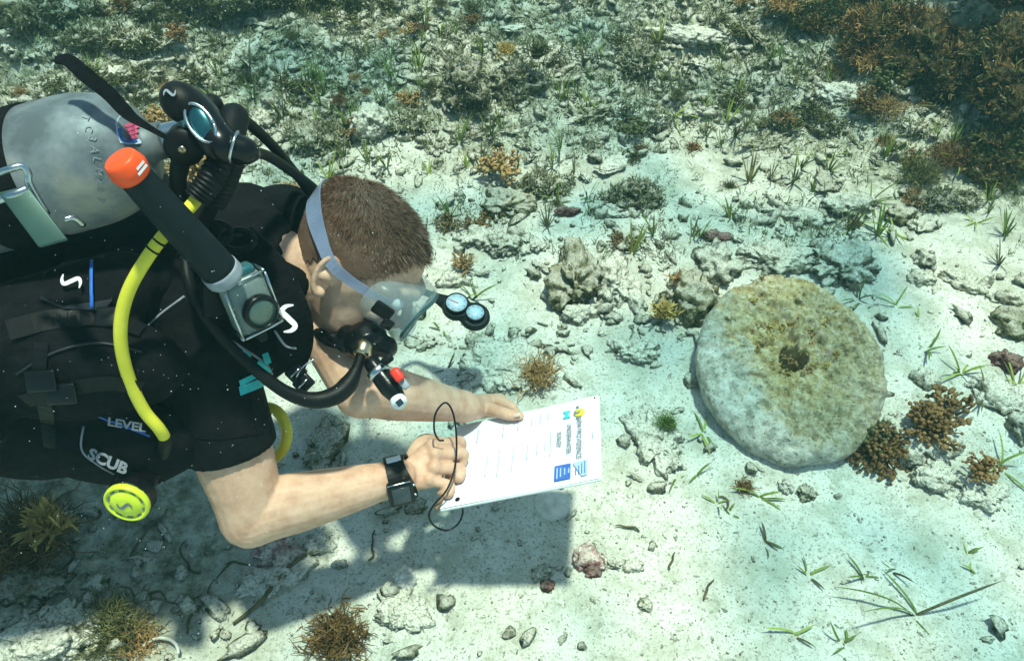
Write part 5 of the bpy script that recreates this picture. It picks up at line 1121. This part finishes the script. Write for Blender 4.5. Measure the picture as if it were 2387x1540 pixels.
for (px, py, n, L, lab) in GR:
    L = L*(1.1 if n >= 6 else .95); n = n+1
    p = ground(px, py); t = thing('seagrass', p, lab, 'seagrass'); taken.append((px, py, 20)); gi += 1
    mt = (A_LIME, A_GREEN, A_LIME, A_GREEN, A_LIME)[gi % 5]
    if 'reef' in lab or 'dark' in lab: mt = A_OLIVE
    for k in range(n):
        me = LEAFM[random.randrange(6)].copy() if False else LEAFM[random.randrange(6)]
        o = bpy.data.objects.new('leaf', me); COL.objects.link(o); o.parent = t
        if not me.materials: me.materials.append(A_GREEN)
        o.material_slots[0].link = 'OBJECT'; o.material_slots[0].material = A_DEAD if random.random() < .12 else mt
        l = L*random.uniform(.55, 1.1); o.scale = (l, random.uniform(.072, .105), l); o.rotation_euler = (random.gauss(0, .25), random.uniform(-.40, .40), 6.283*k/n+random.gauss(0, .5)); o.location = (random.gauss(0, .004), random.gauss(0, .004), -.004)

# ------------------------------------------------------------------ small loose things
p = ground(1290, 1172)
place('scallop_shell', lathe((0, 0, 0), (0, 0, 1), [(.040, -.004), (.041, .001), (.036, .006), (.022, .011), (0, .013)], 40), m_shell, p, 'half-buried round pale shell under the slate', 'shell', sink=.004)
p = ground(370, 1530); place('curved_shell', tube([np.array([math.cos(a)*.036, math.sin(a)*.03, .006+.004*math.sin(a)]) for a in np.linspace(.1, 3.3, 20)], .0030, 30, 8), m_shell, p, 'curved rim of a pale shell at the bottom left edge', 'shell', rotz=0)
p0, p1 = ground(545, 1455), ground(720, 1300)
stick = tube([p0+[0, 0, .004], p0*.7+p1*.3+[.01, 0, .012], p0*.35+p1*.65+[0, .01, .014], p1+[0, 0, .02]], [.003, .0045, .005, .003], 24, 8); o = obj('stick', stick, A_DEAD); tag(o, 'dark thin stick lying on the sand below the elbow', 'stick')
p = ground(365, 148)
place('blue_fragment', rock_geo(301, 3), noise_mat('pale_blue', [(.3, (.05, .14, .36)), (.6, (.16, .32, .56)), (.8, (.5, .62, .7))], 40, .4), (p[0], p[1], p[2]+.02), 'small blue fragment in the rubble above the tank', 'fragment', scale=(.035, .02, .02))
p = ground(415, 152)
place('white_fragment', rock_geo(302, 3), R_PALE, (p[0], p[1], p[2]+.02), 'small white fragment beside the blue one above the tank', 'fragment', scale=(.03, .016, .016))

TW = [(150, 1330, 190, 'long dark twig in the diver\'s shadow at lower left'), (300, 1310, 150, 'bent dark twig right of the long one in the shadow'), (390, 1400, 130, 'thin dark twig beside the tan alga cushion'), (470, 1340, 120, 'curved dark twig below the elbow'), (440, 1480, 150, 'brownish twig at the bottom edge, left'), (580, 1320, 90, 'short dark twig under the pinkish rubble'), (330, 1400, 100, 'small forked-looking twig above the tan cushion'), (1490, 1240, 60, 'short brown twig right of the slate'), (1690, 1190, 50, 'tiny brown twig below the holed stone'), (860, 1310, 80, 'thin dark twig left of the round white stone'), (1560, 1330, 50, 'thin pale twig on open sand'), (1640, 1400, 60, 'dark little twig on open sand near the bottom')]
for k, (px, py, w, lab) in enumerate(TW):
    r_ = np.random.default_rng(1500+k); p = ground(px, py); s = scale_at(p)*w; a = r_.uniform(.2, 2.9); P = [p]
    for j in range(5): a += r_.normal(0, .5); q = P[-1]+np.array([math.cos(a), math.sin(a), 0])*s/5; P.append(np.array([q[0], q[1], th(q[0], q[1])]))
    P = np.array(P)+[0, 0, .003]; P[:, 2] += r_.uniform(0, .006, 6); o = obj('twig', tube(P, [.0016, .0024, .0026, .0022, .0018, .0010], 22, 6), A_DEAD); tag(o, lab, 'twig'); taken.append((px, py, 20))

# ------------------------------------------------------------------ counted rubble, tufts and bushes of the wider field
def dens(px, py):
    d = float(sstep(560, 120, py))
    d = max(d, .55*math.exp(-((px-1850)/190)**2-((py-520)/90)**2), .5*math.exp(-((px-1120)/160)**2-((py-500)/90)**2), .45*math.exp(-((px-1500)/230)**2-((py-650)/170)**2), .26*math.exp(-((px-250)/330)**2-((py-1400)/170)**2), .30*math.exp(-((px-1250)/200)**2-((py-800)/90)**2), .10 if py < 750 else .035)
    d *= 1-.75*math.exp(-((px-1620)/230)**2-((py-370)/60)**2)
    d *= 1-.6*math.exp(-((px-2200)/190)**2-((py-560)/110)**2)
    if px > 1500 and py > 1150: d *= .25
    return d
def clear(px, py, r):
    if ((px-1838)/245)**2+((py-872)/235)**2 < 1: return False
    return all((px-a)**2+(py-b_)**2 > (c*.8+r)**2 for a, b_, c in taken)
MARKS = [(1838, 872, 'the round holed stone'), (1340, 680, 'the algae-covered lump'), (870, 296, 'the smooth grey boulder'), (1140, 220, 'the dark coral rock pile'), (1485, 292, 'the knobbly mound'), (2180, 220, 'the brown reef block'), (1172, 576, 'the grooved stone'), (1320, 496, 'the maroon stone'), (1955, 632, 'the pitted rock'), (2020, 500, 'the seagrass patch'), (440, 250, 'the tank valve'), (940, 1352, 'the round white stone'), (785, 1470, 'the shaggy brown alga'),
         (1370, 1310, 'the pink stone'), (2130, 1430, 'the large arching seagrass'), (2160, 1040, 'the brown bushy algae'), (1490, 150, 'the dark green boulder'), (1600, 62, 'the pale coral ridge'), (640, 30, 'the shaded top reef'), (110, 60, 'the top left reef'), (1840, 50, 'the humped rock'), (110, 1460, 'the bottom left crusty rock'), (700, 1320, 'the dark stick'), (1180, 860, 'the sand-dusted slab'), (2350, 720, 'the right edge rocks')]
USED = set()
def uniq(head, px, py):
    r = sorted((((px-a)**2+(py-b_)**2), s) for a, b_, s in MARKS)
    base = head+' '+where(px, py)
    for k in range(1, 5):
        if base not in USED: break
        base = ' '.join((head+' '+where(px, py)+', towards '+r[k][1]).split()[:16]) if len((head+' '+where(px, py)+', towards '+r[k][1]).split()) <= 16 else head+' between '+r[0][1]+' and '+r[k][1]
    USED.add(base); return base
def where(px, py):
    d, a, b_, s = min((((px-a)**2+(py-b_)**2), a, b_, s) for a, b_, s in MARKS)
    side = ('right of ' if px > a else 'left of ') if abs(px-a) > abs(py-b_) else ('in front of ' if py > b_ else 'behind ')
    return side+s
def finger_geo(seed):
    """broken piece of branching coral: a knobbed stem with a stub"""
    r_ = np.random.default_rng(seed); P = np.array([[-1.1, 0, 0], [-.4, .12*r_.normal(), .1], [.4, .15*r_.normal(), .05], [1.1, .2*r_.normal(), 0]])
    gs = [tube(P, [.30, .36, .33, .24], 18, 14, True)]
    for j in range(3): a = r_.uniform(-.8, .8); gs.append(tube([np.array([a, 0, .05]), np.array([a+r_.normal(0, .3), r_.choice([-1, 1])*r_.uniform(.4, .7), r_.uniform(0, .45)])], [.22, .16], 6, 10, True))
    V, F = remesh(gs, .07, 2); n = len(V); V = V+nrm(V-V.mean(0))*0+(V-V.mean(0))*(.16*fbm(V*3+seed, 3, seed)+.08*fbm(V*8+seed, 2, seed+9))[:, None]; return V, F
def plate_geo(seed):
    V, F = rock_geo(seed, 4, .45, .22, .3); V = V*[1.25, .95, .42]; V[:, 2] += .25*V[:, 0]**2; return V, F
RM = [mesh_of('rubble_stone', *(finger_geo(700+k) if k % 4 == 1 else (plate_geo(700+k) if k % 4 == 3 else rock_geo(700+k, 4, .50, .30, .45))), None) for k in range(20)]
for me in RM: me.materials.append(R_GREY)
def fuzz_geo(me, seed, n=150):
    r_ = np.random.default_rng(seed); nv = len(me.vertices); C3 = np.empty(nv*3, np.float32); me.vertices.foreach_get('co', C3); C3 = C3.reshape(-1, 3); NN = np.empty(nv*3, np.float32); me.vertices.foreach_get('normal', NN); NN = NN.reshape(-1, 3); V = []; F = []
    for i in r_.choice(np.where(NN[:, 2] > -.1)[0], n):
        d = nrm(NN[i]+r_.normal(0, .6, 3)); L = r_.uniform(.2, .6); sd = nrm(np.cross(d, r_.normal(0, 1, 3)))*r_.uniform(.03, .07); P = C3[i]; a = len(V); e = P+d*L*.6; t = e+nrm(d+r_.normal(0, .6, 3))*L*.5
        V += [P-sd, P+sd, e+sd, e-sd, t+sd*.4, t-sd*.4]; F += [[a, a+1, a+2, a+3], [a+3, a+2, a+4, a+5]]
    return np.array(V), np.array(F)
FZ = [mesh_of('algae_cover', *fuzz_geo(me, 1700+k), A_TURF) for k, me in enumerate(RM)]
cnt = 0; tries = 0
while cnt < 290 and tries < 40000:
    tries += 1; px, py = random.uniform(-60, 2450), random.uniform(5, 1530)
    if random.random() > dens(px, py): continue
    w = random.lognormvariate(3.25 if py < 700 else 2.85, .45); w = min(max(w, 12), 85)
    if py < 300: w = max(w, 24)
    if not clear(px, py, w*.35): continue
    p = ground(px, py); s = scale_at(p); r = w*s*.5; e = random.uniform(.55, 1.0); ln = random.choice((1, 1, 1.25, 1.7))
    tone = random.choices((0, 1, 2), (.35, .50, .15) if py > 350 else (.45, .15, .40))[0]
    ki = random.randrange(20); o = bpy.data.objects.new('rubble_stone', RM[ki]); COL.objects.link(o)
    if py < 430 and tone != 1: fz = bpy.data.objects.new('algae_cover', FZ[ki]); COL.objects.link(fz); fz.parent = o
    o.location = (p[0], p[1], p[2]+r*e*.12); o.scale = (r*ln*.95, r*e, r*e*.8); o.rotation_euler = (random.gauss(0, .3), random.gauss(0, .3), random.uniform(0, 6.28))
    o.material_slots[0].link = 'OBJECT'; o.material_slots[0].material = (R_GREY, R_PALE, R_OLIVE)[tone]
    sz = 'small' if w < 24 else ('fist-sized' if w < 40 else 'big'); sh = 'long' if ln > 1.5 else ('oval' if ln > 1.1 else 'lumpy')
    tag(o, uniq('%s %s %s rubble stone' % (sz, sh, ('grey', 'pale', 'olive')[tone]), px, py), 'stone', 'coral rubble stones on the sea floor'); taken.append((px, py, w*.4)); cnt += 1
TM = [mesh_of('grass_tuft', *join(*tuft(800+k, random.randint(5, 9), .085, .0052, .55, .6)), None) for k in range(8)]
for me in TM: me.materials.append(A_GREEN)
cnt = 0; tries = 0
while cnt < 170 and tries < 20000:
    tries += 1; px, py = random.uniform(-60, 2450), random.uniform(10, 640)
    if random.random() > (.25+.75*math.exp(-((px-800)/260)**2-((py-240)/110)**2)+.6*math.exp(-((px-1300)/330)**2-((py-190)/70)**2)+.5*math.exp(-((px-1950)/200)**2-((py-450)/110)**2))*(1 if py < 430 else .35): continue
    if not clear(px, py, 2): continue
    p = ground(px, py); o = bpy.data.objects.new('grass_tuft', TM[random.randrange(8)]); COL.objects.link(o); o.location = p; k = random.uniform(.6, 1.25); o.scale = (k, k, k); o.rotation_euler = (0, 0, random.uniform(0, 6.28))
    mt = random.choice((A_GREEN, A_GREEN, A_LIME, A_OLIVE)); o.material_slots[0].link = 'OBJECT'; o.material_slots[0].material = mt
    tag(o, uniq('%s %s seagrass tuft' % ('short' if k < .8 else ('tall' if k > 1.05 else 'medium'), {'seagrass_green': 'green', 'seagrass_lime': 'yellow-green', 'algae_olive': 'olive'}[mt.name]), px, py), 'seagrass', 'seagrass tufts among the rubble'); cnt += 1
BM = [mesh_of('alga_bush', *(spiky(900+k, 90, .05, .0017) if k % 2 else bushy(900+k, 34, .05, .0026, .0044)), None) for k in range(6)]
for me in BM: me.materials.append(A_BROWN)
cnt = 0; tries = 0
while cnt < 130 and tries < 20000:
    tries += 1; px, py = random.uniform(-60, 2450), random.uniform(5, 620)
    if random.random() > (.35 if py < 330 else .12)+.35*float(sstep(1850, 2250, px-py*.4+0))*(py < 420)+.3*(py < 110): continue
    p = ground(px, py); o = bpy.data.objects.new('alga_bush', BM[random.randrange(6)]); COL.objects.link(o); o.location = (p[0], p[1], p[2]+(.03 if py < 330 else .0)); k = random.uniform(.45, .95)*(1.4 if px > 1900 and py < 330 else 1); o.scale = (k, k, k); o.rotation_euler = (0, 0, random.uniform(0, 6.28))
    mt = random.choice((A_BROWN, A_BROWN, A_OLIVE, A_ORANGE) if px > 1800 else (A_OLIVE, A_OLIVE, A_BROWN, A_ORANGE)); o.material_slots[0].link = 'OBJECT'; o.material_slots[0].material = mt
    tag(o, uniq('%s %s alga bush' % ('small' if k < .6 else ('large' if k > .9 else 'middling'), {'algae_brown': 'brown', 'algae_olive': 'olive', 'algae_orange': 'orange-brown'}[mt.name]), px, py), 'alga', 'alga bushes among the rubble'); cnt += 1

# ------------------------------------------------------------------ what nobody could count: fragments, turf, grit, suspended specks
def scatter_many(n, dfun, sub, rmin, rmax, name, mat, kindmesh=None, ylim=(-30, 1560), lift=.3, seed=5):
    r_ = np.random.default_rng(seed); V0, F0 = ico(sub); pts = []
    while len(pts) < n:
        px, py = r_.uniform(-250, 2640, 400), r_.uniform(ylim[0], ylim[1], 400); u_ = r_.uniform(0, 1, 400)
        for a, b_, c in zip(px, py, u_):
            if c < dfun(a, b_):
                d = ray(a, b_); t = CAM_H/-d[2]; pts.append(_C+d*t)
    pts = np.array(pts[:n]); pts[:, 2] = terrain(pts[:, 0], pts[:, 1]); m = len(V0); Vs = []; Fs = []
    base = [V0*(1+.55*fbm(V0*1.7+k*5, 2, 500+k)+.30*vnoise(V0*3.4+k, 540+k))[:, None] for k in range(16)]
    for i, p in enumerate(pts):
        r = rmin*(rmax/rmin)**(r_.uniform()**1.6); sc = np.array([r*r_.choice([1, 1, 1.4, 2.0]), r*r_.uniform(.5, 1), r*r_.uniform(.4, .9)]); a = r_.uniform(0, 6.28); c, s = math.cos(a), math.sin(a)
        q = base[i % 16]*sc; q = np.stack([q[:, 0]*c-q[:, 1]*s, q[:, 0]*s+q[:, 1]*c, q[:, 2]+q[:, 0]*r_.normal(0, .25)], 1); Vs.append(q+p+[0, 0, r*lift]); Fs.append(F0+i*m)
    o = obj(name, (np.concatenate(Vs), np.concatenate(Fs)), mat, kind='stuff'); return o
tag(scatter_many(9500, lambda a, b_: min(1, dens(a, b_)**1.2)*(1 if b_ < 420 else .6), 2, .0035, .022, 'coral_fragments', rock_mat('fragment_mix', [(.30, (.07, .072, .045)), (.44, (.20, .20, .13)), (.58, (.40, .39, .30)), (.74, (.60, .59, .50))], 50, .85, dustc=(.58, .565, .47))), 'loose coral fragments covering the rubble ground', 'rubble')
tag(scatter_many(9000, lambda a, b_: .35+.65*dens(a, b_)*(b_ > 300), 1, .0008, .0034, 'sand_grit', rock_mat('grit_mix', [(.36, (.20, .19, .15)), (.48, (.36, .35, .29)), (.6, (.62, .61, .54))], 90, .4), ylim=(250, 1560), seed=6), 'dark and pale grit and shell chips on the sand', 'grit')
def turf_geo(n, seed):
    r_ = np.random.default_rng(seed); V = []; F = []; k = 0
    while k < n:
        px, py = r_.uniform(-250, 2640), r_.uniform(-30, 600)
        if r_.uniform() > dens(px, py)**1.3: continue
        d = ray(px, py); q = _C+d*(CAM_H/-d[2]); z = th(q[0], q[1]); m = r_.integers(5, 12)
        for j in range(m):
            b0 = np.array([q[0]+r_.normal(0, .012), q[1]+r_.normal(0, .012), z+r_.uniform(0, .015)]); dd = nrm([r_.normal(0, .6), r_.normal(0, .6), 1]); L = r_.uniform(.008, .028); w = nrm(np.cross(dd, r_.normal(0, 1, 3)))*r_.uniform(.0008, .0022); i = len(V)
            V += [b0-w, b0+w, b0+dd*L*.6+w*.9, b0+dd*L*.6-w*.9, b0+dd*L+r_.normal(0, .004, 3)]; F += [[i, i+1, i+2, i+3], [i+3, i+2, i+4]]
        k += 1
    return np.array(V), F
tag(obj('turf_algae', turf_geo(6500, 8), leafm('turf', (.10, .105, .045), (.22, .22, .12), (.44, .43, .29)), kind='stuff'), 'short turf algae furring the rubble ground', 'turf')
def specks(n, seed):
    r_ = np.random.default_rng(seed); V0, F0 = ico(1); Vs = []; Fs = []
    for i in range(n):
        p = at(r_.uniform(-100, 2487), r_.uniform(-60, 1600), r_.uniform(.55, 1.05)) if i % 3 else at(r_.uniform(-50, 900), r_.uniform(520, 1300), r_.uniform(.7, 1.05))
        Vs.append(V0*r_.uniform(.00018, .00055)+p); Fs.append(F0+i*len(V0))
    return np.concatenate(Vs), np.concatenate(Fs)
tag(obj('suspended_specks', specks(430, 9), m_white, kind='stuff'), 'tiny pale specks drifting in the water', 'particles')

# ------------------------------------------------------------------ the water itself: faint blue-green veil
m_haze = bpy.data.materials.new('sea_water'); m_haze.use_nodes = True; nt = m_haze.node_tree; nt.nodes.clear()
pv_ = nt.nodes.new('ShaderNodeVolumePrincipled'); pv_.inputs['Color'].default_value = (.36, .82, .80, 1); pv_.inputs['Density'].default_value = .018; pv_.inputs['Anisotropy'].default_value = .3
out_ = nt.nodes.new('ShaderNodeOutputMaterial'); nt.links.new(pv_.outputs[0], out_.inputs['Volume'])
obj('haze', rbox((0, 0, .35), (1, 0, 0), (0, 1, 0), (0, 0, 1), 21, 21, 1.35, 0), m_haze, smooth=False, kind='stuff')
